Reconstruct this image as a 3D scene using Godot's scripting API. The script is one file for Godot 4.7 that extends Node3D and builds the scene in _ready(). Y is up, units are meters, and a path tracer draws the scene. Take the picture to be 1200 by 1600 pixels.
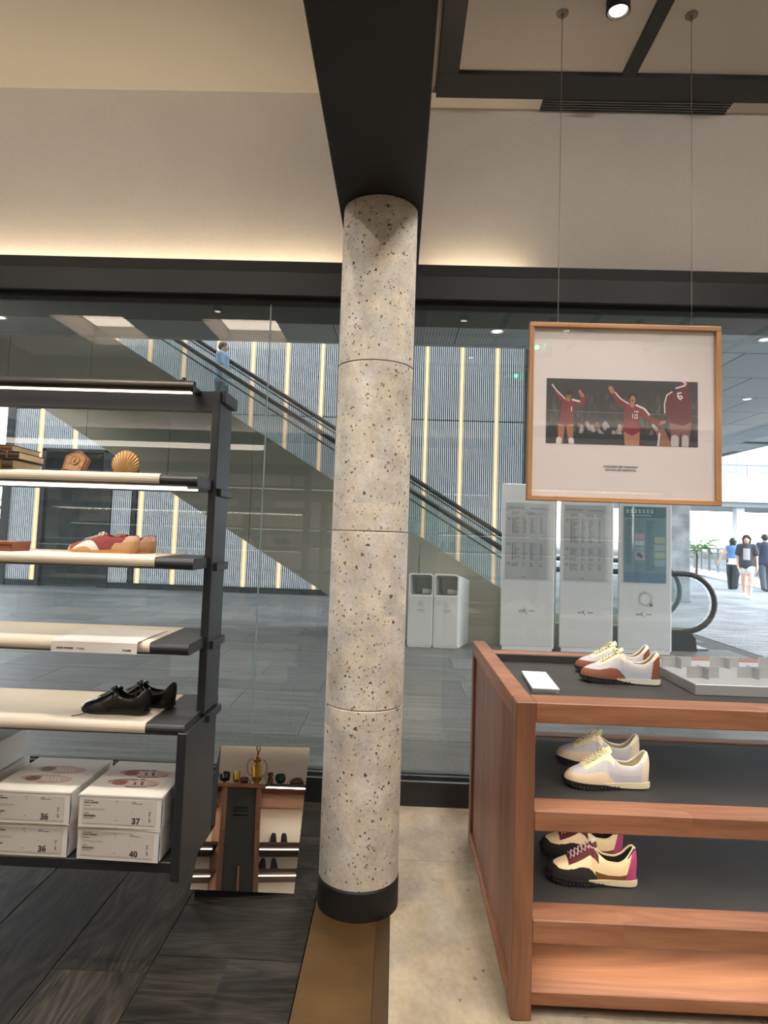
extends Node3D
# A shoe shop looking out through its glass front. Units: metres, y up; the shop front runs along x at z = -3.33.

var T := Transform3D.IDENTITY          # every vertex passes through this
var M := {}                            # materials by name
var taken := {}
var rng := RandomNumberGenerator.new()
const GLASS_Z := -3.33
const CEIL := 3.6

# ------------------------------------------------------------------ mesh helpers
func mb() -> SurfaceTool:
	var s := SurfaceTool.new()
	s.begin(Mesh.PRIMITIVE_TRIANGLES)
	return s

func vert(s: SurfaceTool, p: Vector3, n: Vector3, uv := Vector2.ZERO) -> void:
	s.set_normal((T.basis * n).normalized())
	s.set_uv(uv)
	s.add_vertex(T * p)

func tri(s: SurfaceTool, a: Vector3, b: Vector3, c: Vector3, n: Vector3) -> void:
	var g := (b - a).cross(c - a)
	if g.dot(n) > 0.0:
		var t := b
		b = c
		c = t
	vert(s, a, n)
	vert(s, b, n)
	vert(s, c, n)

func quad(s: SurfaceTool, a: Vector3, b: Vector3, c: Vector3, d: Vector3, n: Vector3) -> void:
	tri(s, a, b, c, n)
	tri(s, a, c, d, n)

# smooth quad with its own normals and uvs
func squad(s: SurfaceTool, p: Array, n: Array, uv: Array) -> void:
	var o: Vector3 = n[0] + n[1] + n[2] + n[3]
	for t in [[0, 1, 2], [0, 2, 3]]:
		var g: Vector3 = (p[t[1]] - p[t[0]]).cross(p[t[2]] - p[t[0]])
		var q: Array = t if g.dot(o) <= 0.0 else [t[0], t[2], t[1]]
		for k in q:
			vert(s, p[k], n[k], uv[k] if uv.size() else Vector2.ZERO)

# a box with chamfered edges
func box(s: SurfaceTool, c: Vector3, d: Vector3, r := 0.003) -> void:
	var h := d * 0.5
	r = minf(r, minf(h.x, minf(h.y, h.z)) * 0.9)
	var ax := [Vector3.RIGHT, Vector3.UP, Vector3.BACK]
	for i in 3:
		var u: Vector3 = ax[(i + 1) % 3]
		var v: Vector3 = ax[(i + 2) % 3]
		var hu: float = h[(i + 1) % 3] - r
		var hv: float = h[(i + 2) % 3] - r
		for sg in [-1.0, 1.0]:
			var n: Vector3 = ax[i] * sg
			var o: Vector3 = c + n * h[i]
			quad(s, o - u * hu - v * hv, o + u * hu - v * hv, o + u * hu + v * hv, o - u * hu + v * hv, n)
	if r <= 0.0:
		return
	for i in 3:
		var j := (i + 1) % 3
		var k := (i + 2) % 3
		for a in [-1.0, 1.0]:
			for b in [-1.0, 1.0]:
				var n: Vector3 = (ax[j] * a + ax[k] * b).normalized()
				var p: Vector3 = c + ax[j] * a * h[j] + ax[k] * b * (h[k] - r)
				var q: Vector3 = c + ax[j] * a * (h[j] - r) + ax[k] * b * h[k]
				var l: Vector3 = ax[i] * (h[i] - r)
				quad(s, p - l, p + l, q + l, q - l, n)
	for a in [-1.0, 1.0]:
		for b in [-1.0, 1.0]:
			for e in [-1.0, 1.0]:
				var g := Vector3(a, b, e)
				tri(s, c + Vector3(a * h.x, b * (h.y - r), e * (h.z - r)), c + Vector3(a * (h.x - r), b * h.y, e * (h.z - r)), c + Vector3(a * (h.x - r), b * (h.y - r), e * h.z), g.normalized())

func span(s: SurfaceTool, a: Vector3, b: Vector3, r := 0.003) -> void:      # box between two corners
	box(s, (a + b) * 0.5, (b - a).abs(), r)

func frame_of(d: Vector3) -> Array:
	var u := d.cross(Vector3.UP if absf(d.y) < 0.9 else Vector3.RIGHT).normalized()
	return [u, d.cross(u).normalized()]

func cyl(s: SurfaceTool, a: Vector3, b: Vector3, ra: float, rb: float, n := 16, caps := true) -> void:
	var d := (b - a).normalized()
	var f := frame_of(d)
	for i in n:
		var p := TAU * i / n
		var q := TAU * (i + 1) / n
		var e: Vector3 = f[0] * cos(p) + f[1] * sin(p)
		var g: Vector3 = f[0] * cos(q) + f[1] * sin(q)
		squad(s, [a + e * ra, a + g * ra, b + g * rb, b + e * rb], [e, g, g, e], [])
		if caps:
			tri(s, a, a + e * ra, a + g * ra, -d)
			tri(s, b, b + e * rb, b + g * rb, d)

func tube(s: SurfaceTool, pts: Array, r: float, n := 8, flat := 1.0) -> void:
	var rings := []
	var u := Vector3.ZERO
	for i in pts.size():
		var d: Vector3 = (pts[mini(i + 1, pts.size() - 1)] - pts[maxi(i - 1, 0)]).normalized()
		if u == Vector3.ZERO:
			u = frame_of(d)[0]
		u = (u - d * u.dot(d)).normalized()
		var v := d.cross(u).normalized()
		var ring := []
		for k in n:
			var t := TAU * k / n
			ring.append([u * cos(t) + v * sin(t), u * cos(t) * r + v * sin(t) * r * flat])
		rings.append(ring)
	for i in pts.size() - 1:
		for k in n:
			var l := (k + 1) % n
			var a: Array = rings[i]
			var b: Array = rings[i + 1]
			squad(s, [pts[i] + a[k][1], pts[i] + a[l][1], pts[i + 1] + b[l][1], pts[i + 1] + b[k][1]], [a[k][0], a[l][0], b[l][0], b[k][0]], [])
	for e in [0, pts.size() - 1]:
		var dd: Vector3 = (pts[e] - pts[1 if e == 0 else e - 1]).normalized()
		for k in n:
			tri(s, pts[e], pts[e] + rings[e][k][1], pts[e] + rings[e][(k + 1) % n][1], dd)

# profile of (radius, height), turned about a vertical axis through c
func lathe(s: SurfaceTool, prof: Array, c := Vector3.ZERO, n := 28, sx := 1.0) -> void:
	for i in prof.size() - 1:
		var a: Vector2 = prof[i]
		var b: Vector2 = prof[i + 1]
		if a.is_equal_approx(b):
			continue
		var t := (b - a).normalized()
		var m := Vector2(t.y, -t.x)
		for k in n:
			var p := TAU * k / n
			var q := TAU * (k + 1) / n
			var e := Vector3(cos(p) * sx, 0, sin(p))
			var g := Vector3(cos(q) * sx, 0, sin(q))
			var ne := (e * m.x + Vector3.UP * m.y).normalized()
			var ng := (g * m.x + Vector3.UP * m.y).normalized()
			var u0 := Vector2(float(k) / n, a.y)
			var u1 := Vector2(float(k + 1) / n, a.y)
			squad(s, [c + e * a.x + Vector3.UP * a.y, c + g * a.x + Vector3.UP * a.y, c + g * b.x + Vector3.UP * b.y, c + e * b.x + Vector3.UP * b.y], [ne, ng, ng, ne], [u0, u1, Vector2(u1.x, b.y), Vector2(u0.x, b.y)])

# an outline in the plane o + u, v, pushed along d
func prism(s: SurfaceTool, poly: Array, o: Vector3, u: Vector3, v: Vector3, d: Vector3, smooth := false) -> void:
	var pk := PackedVector2Array(poly)
	var id := Geometry2D.triangulate_polygon(pk)
	var at := func(p: Vector2) -> Vector3: return o + u * p.x + v * p.y
	for i in range(0, id.size(), 3):
		tri(s, at.call(pk[id[i]]), at.call(pk[id[i + 1]]), at.call(pk[id[i + 2]]), -d.normalized())
		tri(s, at.call(pk[id[i]]) + d, at.call(pk[id[i + 1]]) + d, at.call(pk[id[i + 2]]) + d, d.normalized())
	var turn := 0.0
	for i in pk.size():
		turn += pk[i].cross(pk[(i + 1) % pk.size()])
	var nn := []
	for i in pk.size():
		var e := pk[(i + 1) % pk.size()] - pk[i]
		var m := Vector2(e.y, -e.x).normalized() * signf(turn)
		nn.append((u.normalized() * m.x + v.normalized() * m.y).normalized())
	for i in pk.size():
		var j := (i + 1) % pk.size()
		var a: Vector3 = at.call(pk[i])
		var b: Vector3 = at.call(pk[j])
		if smooth:
			var na: Vector3 = (nn[i] + nn[i - 1]).normalized()
			var nb: Vector3 = (nn[i] + nn[j]).normalized()
			squad(s, [a, b, b + d, a + d], [na, nb, nb, na], [])
		else:
			quad(s, a, b, b + d, a + d, nn[i])

# rows of points joined into a smooth sheet; out tells which way it faces
func sheet(s: SurfaceTool, rows: Array, out: Vector3, uvs := []) -> void:
	var nr := rows.size()
	var nc: int = rows[0].size()
	var nn := []
	for i in nr:
		var l := []
		for j in nc:
			var a: Vector3 = rows[mini(i + 1, nr - 1)][j] - rows[maxi(i - 1, 0)][j]
			var b: Vector3 = rows[i][mini(j + 1, nc - 1)] - rows[i][maxi(j - 1, 0)]
			var n := a.cross(b).normalized()
			l.append(n if n.dot(out) >= 0.0 else -n)
		nn.append(l)
	for i in nr - 1:
		for j in nc - 1:
			var uv := []
			if uvs.size():
				uv = [uvs[i][j], uvs[i + 1][j], uvs[i + 1][j + 1], uvs[i][j + 1]]
			squad(s, [rows[i][j], rows[i + 1][j], rows[i + 1][j + 1], rows[i][j + 1]], [nn[i][j], nn[i + 1][j], nn[i + 1][j + 1], nn[i][j + 1]], uv)

func ball(s: SurfaceTool, c: Vector3, r: Vector3, n := 12) -> void:
	var m: int = maxi(4, n / 2)
	for i in m:
		for k in n:
			var p := []
			var q := []
			for e in [[i, k], [i, k + 1], [i + 1, k + 1], [i + 1, k]]:
				var th: float = PI * e[0] / m
				var ph: float = TAU * e[1] / n
				var d := Vector3(sin(th) * cos(ph), cos(th), sin(th) * sin(ph))
				p.append(c + d * r)
				q.append((d / r).normalized())
			squad(s, p, q, [])

# a flat rectangle with uvs (0,0 top left) in the plane u (right), v (down), facing n
func card(s: SurfaceTool, o: Vector3, u: Vector3, v: Vector3, n: Vector3) -> void:
	squad(s, [o, o + u, o + u + v, o + v], [n, n, n, n], [Vector2(0, 0), Vector2(1, 0), Vector2(1, 1), Vector2(0, 1)])

func round_rect(w: float, h: float, r: float, n := 5) -> Array:
	var out := []
	for q in 4:
		var c: Vector2 = [Vector2(w - r, h - r), Vector2(r, h - r), Vector2(r, r), Vector2(w - r, r)][q]
		for i in n + 1:
			var a := PI / 2 * (q + float(i) / n)
			out.append(c + Vector2(cos(a), sin(a)) * r)
	return out

# a curve through (x, y) points, read at x
func cv(pts: Array, x: float) -> float:
	var n := pts.size()
	if x <= pts[0].x:
		return pts[0].y
	if x >= pts[n - 1].x:
		return pts[n - 1].y
	for i in n - 1:
		var a: Vector2 = pts[i]
		var b: Vector2 = pts[i + 1]
		if x <= b.x:
			var h := b.x - a.x
			var t := (x - a.x) / h
			var d := (b.y - a.y) / h
			var ma := d
			var mc := d
			if i > 0:
				var e: float = (a.y - pts[i - 1].y) / (a.x - pts[i - 1].x)
				ma = 0.0 if e * d <= 0.0 else 2.0 * e * d / (e + d)
			if i < n - 2:
				var e2: float = (pts[i + 2].y - b.y) / (pts[i + 2].x - b.x)
				mc = 0.0 if e2 * d <= 0.0 else 2.0 * e2 * d / (e2 + d)
			var t2 := t * t
			var t3 := t2 * t
			return a.y * (2 * t3 - 3 * t2 + 1) + ma * h * (t3 - 2 * t2 + t) + b.y * (3 * t2 - 2 * t3) + mc * h * (t3 - t2)
	return pts[n - 1].y

# ------------------------------------------------------------------ nodes
func numbered(called: String) -> String:
	var k: int = taken.get(called, 0)
	taken[called] = k + 1
	return called if k == 0 else "%s_%03d" % [called, k]

func tag(o: Node3D, label := "", category := "", group := "", kind := "") -> Node3D:
	if label:
		o.set_meta("label", label)
	if category:
		o.set_meta("category", category)
	if group:
		o.set_meta("group", group)
	if kind:
		o.set_meta("kind", kind)
	return o

func thing(called: String, label: String, category: String, at := Vector3.ZERO, turn := 0.0, group := "") -> Node3D:
	var o := Node3D.new()
	o.name = numbered(called)
	add_child(o)
	o.position = at
	o.rotation.y = turn
	tag(o, label, category, group)
	return o

func obj(called: String, s: SurfaceTool, m: Material, parent: Node = null) -> MeshInstance3D:
	var o := MeshInstance3D.new()
	o.mesh = s.commit()
	o.material_override = m
	o.name = called if parent else numbered(called)
	(parent if parent else self as Node).add_child(o, true)
	return o

func inst(called: String, mesh: Mesh, m: Material, parent: Node, at: Vector3) -> MeshInstance3D:
	var o := MeshInstance3D.new()
	o.mesh = mesh
	o.material_override = m
	o.name = called
	parent.add_child(o, true)
	o.position = at
	return o

func struct(called: String, s: SurfaceTool, m: Material) -> MeshInstance3D:
	var o := obj(called, s, m)
	o.set_meta("kind", "structure")
	return o

# moves parts one level down, under another part of the same thing
func nest(o: Node, kinds: Array, under: String) -> void:
	var p := o.get_node_or_null(under)
	if p == null:
		return
	for c in o.get_children():
		if c != p and kinds.has(String(c.name).rstrip("0123456789")):
			o.remove_child(c)
			c.name = String(c.name).rstrip("0123456789")
			p.add_child(c, true)

func setting(called: String) -> Node3D:
	var o := Node3D.new()
	o.name = numbered(called)
	o.set_meta("kind", "structure")
	add_child(o)
	return o

func words(text: String, size: float, at: Vector3, m: Material, parent: Node, bold := false, basis := Basis.IDENTITY, align := HORIZONTAL_ALIGNMENT_LEFT, called := "lettering") -> MeshInstance3D:
	var t := TextMesh.new()
	var f := SystemFont.new()
	f.font_names = PackedStringArray(["Droid Sans"])
	f.font_weight = 700 if bold else 400
	t.font = f
	t.text = text
	t.font_size = 48
	t.pixel_size = size / 35.0        # size: height of a capital
	t.depth = 0.0008
	t.horizontal_alignment = align
	t.curve_step = 4.0
	var o := MeshInstance3D.new()
	o.mesh = t
	o.material_override = m
	o.name = called
	parent.add_child(o, true)
	o.transform = Transform3D(basis, at)
	return o

# Chinese characters as pen strokes on a 10 x 10 square
const GLYPH := {
	"万": [[0, 9, 10, 9], [4, 9, 4, 6, 3, 3, 1, 0], [4, 6, 9, 6, 8, 0, 6, 1]],
	"象": [[3, 10, 1, 7], [3, 9, 7, 9, 6, 8], [2, 8, 8, 8, 8, 5, 2, 5, 2, 8], [5, 8, 4, 5, 1, 4], [4, 5, 6, 3, 6, 1, 4, 0], [5, 3, 1, 1], [8, 5, 6, 3, 9, 0]],
	"城": [[0, 7, 4, 7], [2, 10, 2, 2], [0, 1, 4, 3], [4, 8, 10, 8], [5, 8, 5, 3, 4, 0], [5, 5, 7, 5, 7, 2, 6, 2], [7, 10, 8, 4, 10, 0], [10, 6, 7, 1], [9, 10, 10, 9]],
	"可": [[0, 9, 10, 9], [2, 7, 6, 7, 6, 3, 2, 3, 2, 7], [8, 9, 8, 0, 6, 1]],
	"回": [[0, 10, 10, 10, 10, 0, 0, 0, 0, 10], [3, 7, 7, 7, 7, 3, 3, 3, 3, 7]],
	"收": [[1, 9, 1, 3, 4, 4], [4, 10, 4, 0], [6, 10, 5, 6], [6, 8, 10, 8], [9, 8, 5, 0], [6, 6, 10, 0]],
	"物": [[1, 9, 0, 6], [0, 7, 4, 7], [2, 10, 2, 0], [0, 3, 4, 5], [6, 10, 5, 6], [6, 8, 10, 8, 9, 0, 7, 1], [8, 8, 5, 3], [9, 7, 6, 1]],
	"其": [[1, 8, 9, 8], [3, 10, 3, 3], [7, 10, 7, 3], [3, 6, 7, 6], [3, 5, 7, 5], [0, 3, 10, 3], [3, 2, 1, 0], [7, 2, 9, 0]],
	"他": [[3, 10, 0, 5], [2, 7, 2, 0], [4, 6, 9, 8, 9, 4, 7, 4], [6, 10, 6, 3], [4, 8, 4, 1, 10, 1, 10, 3]],
	"垃": [[0, 7, 4, 7], [2, 10, 2, 2], [0, 1, 4, 3], [7, 10, 7, 8], [5, 8, 10, 8], [6, 6, 7, 1], [9, 6, 8, 1], [4, 0, 10, 0]],
	"圾": [[0, 7, 4, 7], [2, 10, 2, 2], [0, 1, 4, 3], [5, 9, 9, 9, 8, 6, 10, 6, 5, 0], [6, 9, 6, 5, 4, 0], [6, 5, 10, 0]],
}

func strokes(text: String, size: float, at: Vector3, m: Material, parent: Node, called := "lettering") -> void:
	var s := mb()
	var w := size * 0.09
	for i in text.length():
		for line in GLYPH[text[i]]:
			for k in range(0, line.size() - 2, 2):
				var a := Vector3(line[k], line[k + 1], 0) * size / 10.0 + Vector3(i * size * 1.25, 0, 0)
				var b := Vector3(line[k + 2], line[k + 3], 0) * size / 10.0 + Vector3(i * size * 1.25, 0, 0)
				var d := (b - a).normalized()
				var e := Vector3(-d.y, d.x, 0) * w * 0.5
				quad(s, a - d * w * 0.3 - e, b + d * w * 0.3 - e, b + d * w * 0.3 + e, a - d * w * 0.3 + e, Vector3.BACK)
	var o := obj(called, s, m, parent)
	o.position = at

# ------------------------------------------------------------------ materials
func mat(c: Color, rough := 0.6, metal := 0.0) -> StandardMaterial3D:
	var m := StandardMaterial3D.new()
	m.albedo_color = c
	m.roughness = rough
	m.metallic = metal
	return m

func rgb(r: int, g: int, b: int) -> Color:
	return Color(r / 255.0, g / 255.0, b / 255.0)

func glow(c: Color, e: float) -> StandardMaterial3D:
	var m := mat(c, 0.5)
	m.emission_enabled = true
	m.emission = c
	m.emission_energy_multiplier = e
	return m

func tri_tex(m: StandardMaterial3D, t: Texture2D, sc: Vector3, off := Vector3.ZERO, world := false) -> StandardMaterial3D:
	m.albedo_texture = t
	m.uv1_triplanar = true
	m.uv1_world_triplanar = world
	m.uv1_scale = sc
	m.uv1_offset = off
	return m

func noise(sd: int, freq: float, oct := 3) -> FastNoiseLite:
	var n := FastNoiseLite.new()
	n.seed = sd
	n.frequency = freq
	n.fractal_octaves = oct
	n.noise_type = FastNoiseLite.TYPE_SIMPLEX_SMOOTH
	return n

func image_of(w: int, h: int, buf: PackedByteArray) -> ImageTexture:
	var im := Image.create_from_data(w, h, false, Image.FORMAT_RGB8, buf)
	im.generate_mipmaps()
	return ImageTexture.create_from_image(im)

# wood: the grain runs along the picture's x, or along y if up
func wood_tex(sd: int, dark: Color, light: Color, up: bool, rings := 9.0, warp := 2.2, pores := 0.5, w := 512, h := 512) -> ImageTexture:
	var buf := PackedByteArray()
	buf.resize(w * h * 3)
	var n1 := noise(sd, 1.0, 2)
	var n2 := noise(sd + 1, 1.0, 2)
	var n3 := noise(sd + 2, 1.0, 1)
	var k := 0
	for y in h:
		for x in w:
			var a := float(y if up else x) / 512.0      # along the grain
			var b := float(x if up else y) / 512.0      # across it
			var f := n1.get_noise_2d(a * 1.3, b * 3.0)
			var r := sin((b * rings + f * warp) * TAU)
			var fine := n2.get_noise_2d(a * 9.0, b * 170.0)
			var broad := n3.get_noise_2d(a * 0.8, b * 5.0 + 7.0)
			var v := clampf(0.55 + 0.22 * (r * r * r) + pores * 0.5 * fine + 0.3 * broad, 0.0, 1.0)
			var c := dark.lerp(light, v)
			buf[k] = int(c.r * 255)
			buf[k + 1] = int(c.g * 255)
			buf[k + 2] = int(c.b * 255)
			k += 3
	return image_of(w, h, buf)

# speckled or cloudy stone
func stone_tex(sd: int, base: Color, cloud: float, speck: float, streak: float, w := 512) -> ImageTexture:
	var buf := PackedByteArray()
	buf.resize(w * w * 3)
	var n1 := noise(sd, 3.0, 4)
	var n2 := noise(sd + 5, 1.0, 2)
	var r := RandomNumberGenerator.new()
	r.seed = sd
	var k := 0
	for y in w:
		for x in w:
			var a := float(x) / w
			var b := float(y) / w
			var v := 1.0 + cloud * n1.get_noise_2d(a, b) + speck * (r.randf() - 0.5) + streak * n2.get_noise_2d(a * 3.0, b * 34.0)
			for q in 3:
				buf[k + q] = clampi(int(base[q] * v * 255), 0, 255)
			k += 3
	return image_of(w, w, buf)

# simple drawing into an Image: filled outline, thick tapered line, disc
func draw_poly(im: Image, pts: Array, c: Color) -> void:
	var lo := Vector2(1e9, 1e9)
	var hi := -lo
	for p in pts:
		lo = lo.min(p)
		hi = hi.max(p)
	var pk := PackedVector2Array(pts)
	for y in range(maxi(0, int(lo.y)), mini(im.get_height(), int(hi.y) + 1)):
		for x in range(maxi(0, int(lo.x)), mini(im.get_width(), int(hi.x) + 1)):
			if Geometry2D.is_point_in_polygon(Vector2(x + 0.5, y + 0.5), pk):
				im.set_pixel(x, y, im.get_pixel(x, y).lerp(c, c.a))

func draw_limb(im: Image, a: Vector2, b: Vector2, ra: float, rb: float, c: Color) -> void:
	var r := maxf(ra, rb) + 1
	for y in range(maxi(0, int(minf(a.y, b.y) - r)), mini(im.get_height(), int(maxf(a.y, b.y) + r) + 1)):
		for x in range(maxi(0, int(minf(a.x, b.x) - r)), mini(im.get_width(), int(maxf(a.x, b.x) + r) + 1)):
			var p := Vector2(x + 0.5, y + 0.5)
			var d := b - a
			var t := 0.0 if d.length_squared() < 0.01 else clampf((p - a).dot(d) / d.length_squared(), 0, 1)
			var o := lerpf(ra, rb, t) - p.distance_to(a + d * t)
			if o > -0.5:
				var q := c
				q.a = 1.0
				im.set_pixel(x, y, im.get_pixel(x, y).lerp(q, clampf(o + 0.5, 0, 1) * c.a))

func draw_path(im: Image, pts: Array, r: float, c: Color) -> void:
	for i in pts.size() - 1:
		draw_limb(im, pts[i], pts[i + 1], r, r, c)

func tex(im: Image) -> ImageTexture:
	im.generate_mipmaps()
	return ImageTexture.create_from_image(im)

# ------------------------------------------------------------------ surfaces
func make_materials() -> void:
	M.plaster = tri_tex(mat(rgb(208, 201, 192), 0.85), stone_tex(3, Color(1, 1, 1) * 0.97, 0.03, 0.02, 0.0, 256), Vector3.ONE * 0.4)
	M.ceiling = mat(rgb(206, 200, 191), 0.85)
	M.black = mat(rgb(17, 18, 19), 0.6)
	M.beam = mat(rgb(23, 25, 28), 0.5)
	M.black_frame = mat(rgb(38, 41, 45), 0.42)
	M.black_matt = mat(rgb(28, 28, 29), 0.8)
	M.sill = mat(rgb(30, 30, 31), 0.35)
	M.aluminium = mat(rgb(120, 125, 128), 0.3, 0.8)
	M.steel = mat(rgb(140, 134, 124), 0.35, 0.9)
	M.bronze = tri_tex(mat(Color.WHITE, 0.42, 0.65), stone_tex(12, rgb(104, 78, 46), 0.22, 0.04, 0.03, 256), Vector3.ONE * 0.9)
	M.bronze_dark = mat(rgb(84, 64, 42), 0.4, 0.6)
	M.glass = mat(Color(0.75, 0.9, 0.85, 0.02), 0.0)
	M.glass.transparency = BaseMaterial3D.TRANSPARENCY_ALPHA
	M.glass_clear = mat(Color(0.8, 0.86, 0.88, 0.015), 0.02)
	M.glass_clear.transparency = BaseMaterial3D.TRANSPARENCY_ALPHA
	M.glass_clear.metallic_specular = 0.5
	M.glass_green = mat(Color(0.42, 0.6, 0.58, 0.16), 0.05)
	M.glass_green.transparency = BaseMaterial3D.TRANSPARENCY_ALPHA
	M.glass_edge = mat(rgb(120, 142, 138), 0.15)
	M.cream = mat(rgb(226, 215, 196), 0.62)
	M.paper = mat(rgb(232, 226, 220), 0.7)
	M.card = mat(rgb(226, 221, 213), 0.65)
	M.card_label = mat(rgb(205, 200, 194), 0.7)
	M.card_inside = mat(rgb(96, 130, 178), 0.7)
	M.ink = mat(rgb(26, 25, 25), 0.7)
	M.ink_grey = mat(rgb(120, 118, 116), 0.7)
	M.white = mat(rgb(222, 224, 222), 0.4)
	M.white_dull = mat(rgb(205, 207, 206), 0.6)
	M.rubber = mat(rgb(24, 24, 25), 0.75)
	M.gold = mat(rgb(196, 156, 84), 0.28, 0.95)
	M.brass_old = mat(rgb(150, 116, 66), 0.4, 0.85)
	M.bronze_cup = mat(rgb(92, 72, 52), 0.38, 0.8)
	M.green_glaze = mat(rgb(18, 66, 46), 0.15)
	M.black_glaze = mat(rgb(24, 26, 25), 0.18)
	M.mirror = mat(rgb(240, 240, 236), 0.0, 1.0)
	# wood of the display table (warm cherry), once with the grain level and once upright
	var wl := wood_tex(21, rgb(148, 98, 70), rgb(196, 142, 108), false, 7.0, 2.6, 0.5)
	var wu := wood_tex(21, rgb(106, 68, 48), rgb(150, 104, 78), true, 7.0, 1.2, 0.5)
	M.wood = tri_tex(mat(Color(0.84, 0.81, 0.80), 0.48), wl, Vector3(0.62, 1.9, 1.9), Vector3(0.1, 0.3, 0.2))
	M.wood_up = tri_tex(mat(Color.WHITE, 0.48), wu, Vector3(1.9, 0.62, 1.9), Vector3(0.2, 0.1, 0.6))
	M.wood_long = tri_tex(mat(Color(0.84, 0.81, 0.80), 0.48), wl, Vector3(1.9, 1.9, 0.62), Vector3(0.2, 0.1, 0.6))
	M.plywood = tri_tex(mat(Color(0.86, 0.83, 0.8), 0.5), wl, Vector3(0.4, 1.2, 1.2), Vector3(0.4, 0.7, 0.1))
	# dark oak floor: two directions, three tones each
	var oak_z := wood_tex(33, rgb(16, 14, 12), rgb(92, 86, 76), true, 4.0, 4.0, 1.0)
	var oak_x := wood_tex(39, rgb(16, 14, 12), rgb(88, 82, 72), false, 3.5, 3.6, 1.0)
	for i in 3:
		var t: float = [1.0, 0.88, 1.1][i]
		# planks that run towards the window show their face across y: the picture's y is z there
		M["oak_z%d" % i] = tri_tex(mat(Color(t, t * 0.985, t * 0.96) * 0.72, 0.55), oak_z, Vector3(1.5, 1.5, 0.75), Vector3(0.31 * i, 0.2, 0.17 * i))
		M["oak_x%d" % i] = tri_tex(mat(Color(t, t * 0.985, t * 0.96) * 0.66, 0.55), oak_x, Vector3(0.75, 1.5, 1.5), Vector3(0.23 * i, 0.1, 0.37 * i))
		M["oak_z%d" % i].metallic_specular = 0.3
		M["oak_x%d" % i].metallic_specular = 0.3
	# travertine floor beside the bronze strip
	M.travertine = tri_tex(mat(Color.WHITE, 0.5), pits_tex(768, 768, 51, rgb(164, 150, 130), 46, 240, false)[0], Vector3.ONE * 0.8, Vector3(0.2, 0.1, 0.3))
	# the column
	var pt := pits_tex(1024, 720, 77, rgb(196, 189, 176), 620, 3400, true)
	M.pillar_stone = mat(Color.WHITE, 0.72)
	M.pillar_stone.albedo_texture = pt[0]
	M.pillar_stone.heightmap_enabled = true
	M.pillar_stone.heightmap_texture = pt[1]
	M.pillar_stone.heightmap_scale = 0.22
	# granite of the passage outside
	for i in 4:
		var v: float = [0.29, 0.32, 0.35, 0.30][i]
		M["granite%d" % i] = tri_tex(mat(Color.WHITE, 0.5), granite_tex(60 + i, Color(v * 0.97, v * 1.0, v * 1.0)), Vector3(0.42, 0.42, 0.42), Vector3(0.13 * i, 0, 0.27 * i), true)
	M.granite_joint = mat(rgb(52, 55, 57), 0.8)
	M.plaza = tri_tex(mat(Color.WHITE, 0.85), granite_tex(91, rgb(128, 134, 140)), Vector3(0.3, 0.3, 0.3), Vector3.ZERO, true)
	M.plaza.metallic_specular = 0.2
	M.concrete = tri_tex(mat(Color.WHITE, 0.7), stone_tex(45, rgb(138, 144, 146), 0.3, 0.2, 0.05, 256), Vector3.ONE * 0.5)
	M.cladding = mat(rgb(142, 142, 130), 0.42)
	M.slat = mat(rgb(222, 226, 228), 0.45)
	M.slat_back = mat(rgb(24, 29, 34), 0.8)
	M.wall_lamp = glow(Color(1.0, 0.83, 0.62), 0.75)
	M.perforated = perforated()
	M.soffit_edge = mat(rgb(150, 156, 158), 0.5)
	M.leaf = mat(rgb(72, 110, 52), 0.6)
	M.leaf.backlight_enabled = true
	M.leaf.backlight = Color(0.3, 0.4, 0.15)
	M.bark = mat(rgb(90, 76, 60), 0.9)
	M.building = mat(rgb(232, 234, 236), 0.7)
	M.window_far = mat(rgb(150, 184, 200), 0.12)
	M.lamp_warm = glow(Color(1.0, 0.94, 0.86), 3.2)
	M.lamp_soft = glow(Color(1.0, 0.89, 0.75), 1.0)
	M.lamp_point = glow(Color(1.0, 0.95, 0.86), 9.0)
	M.exit_green = glow(Color(0.1, 0.85, 0.4), 5.0)
	M.exit_white = glow(Color(0.85, 1.0, 0.9), 4.0)

func granite_tex(sd: int, base: Color) -> ImageTexture:
	return stone_tex(sd, base, 0.14, 0.42, 0.24, 384)

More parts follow.
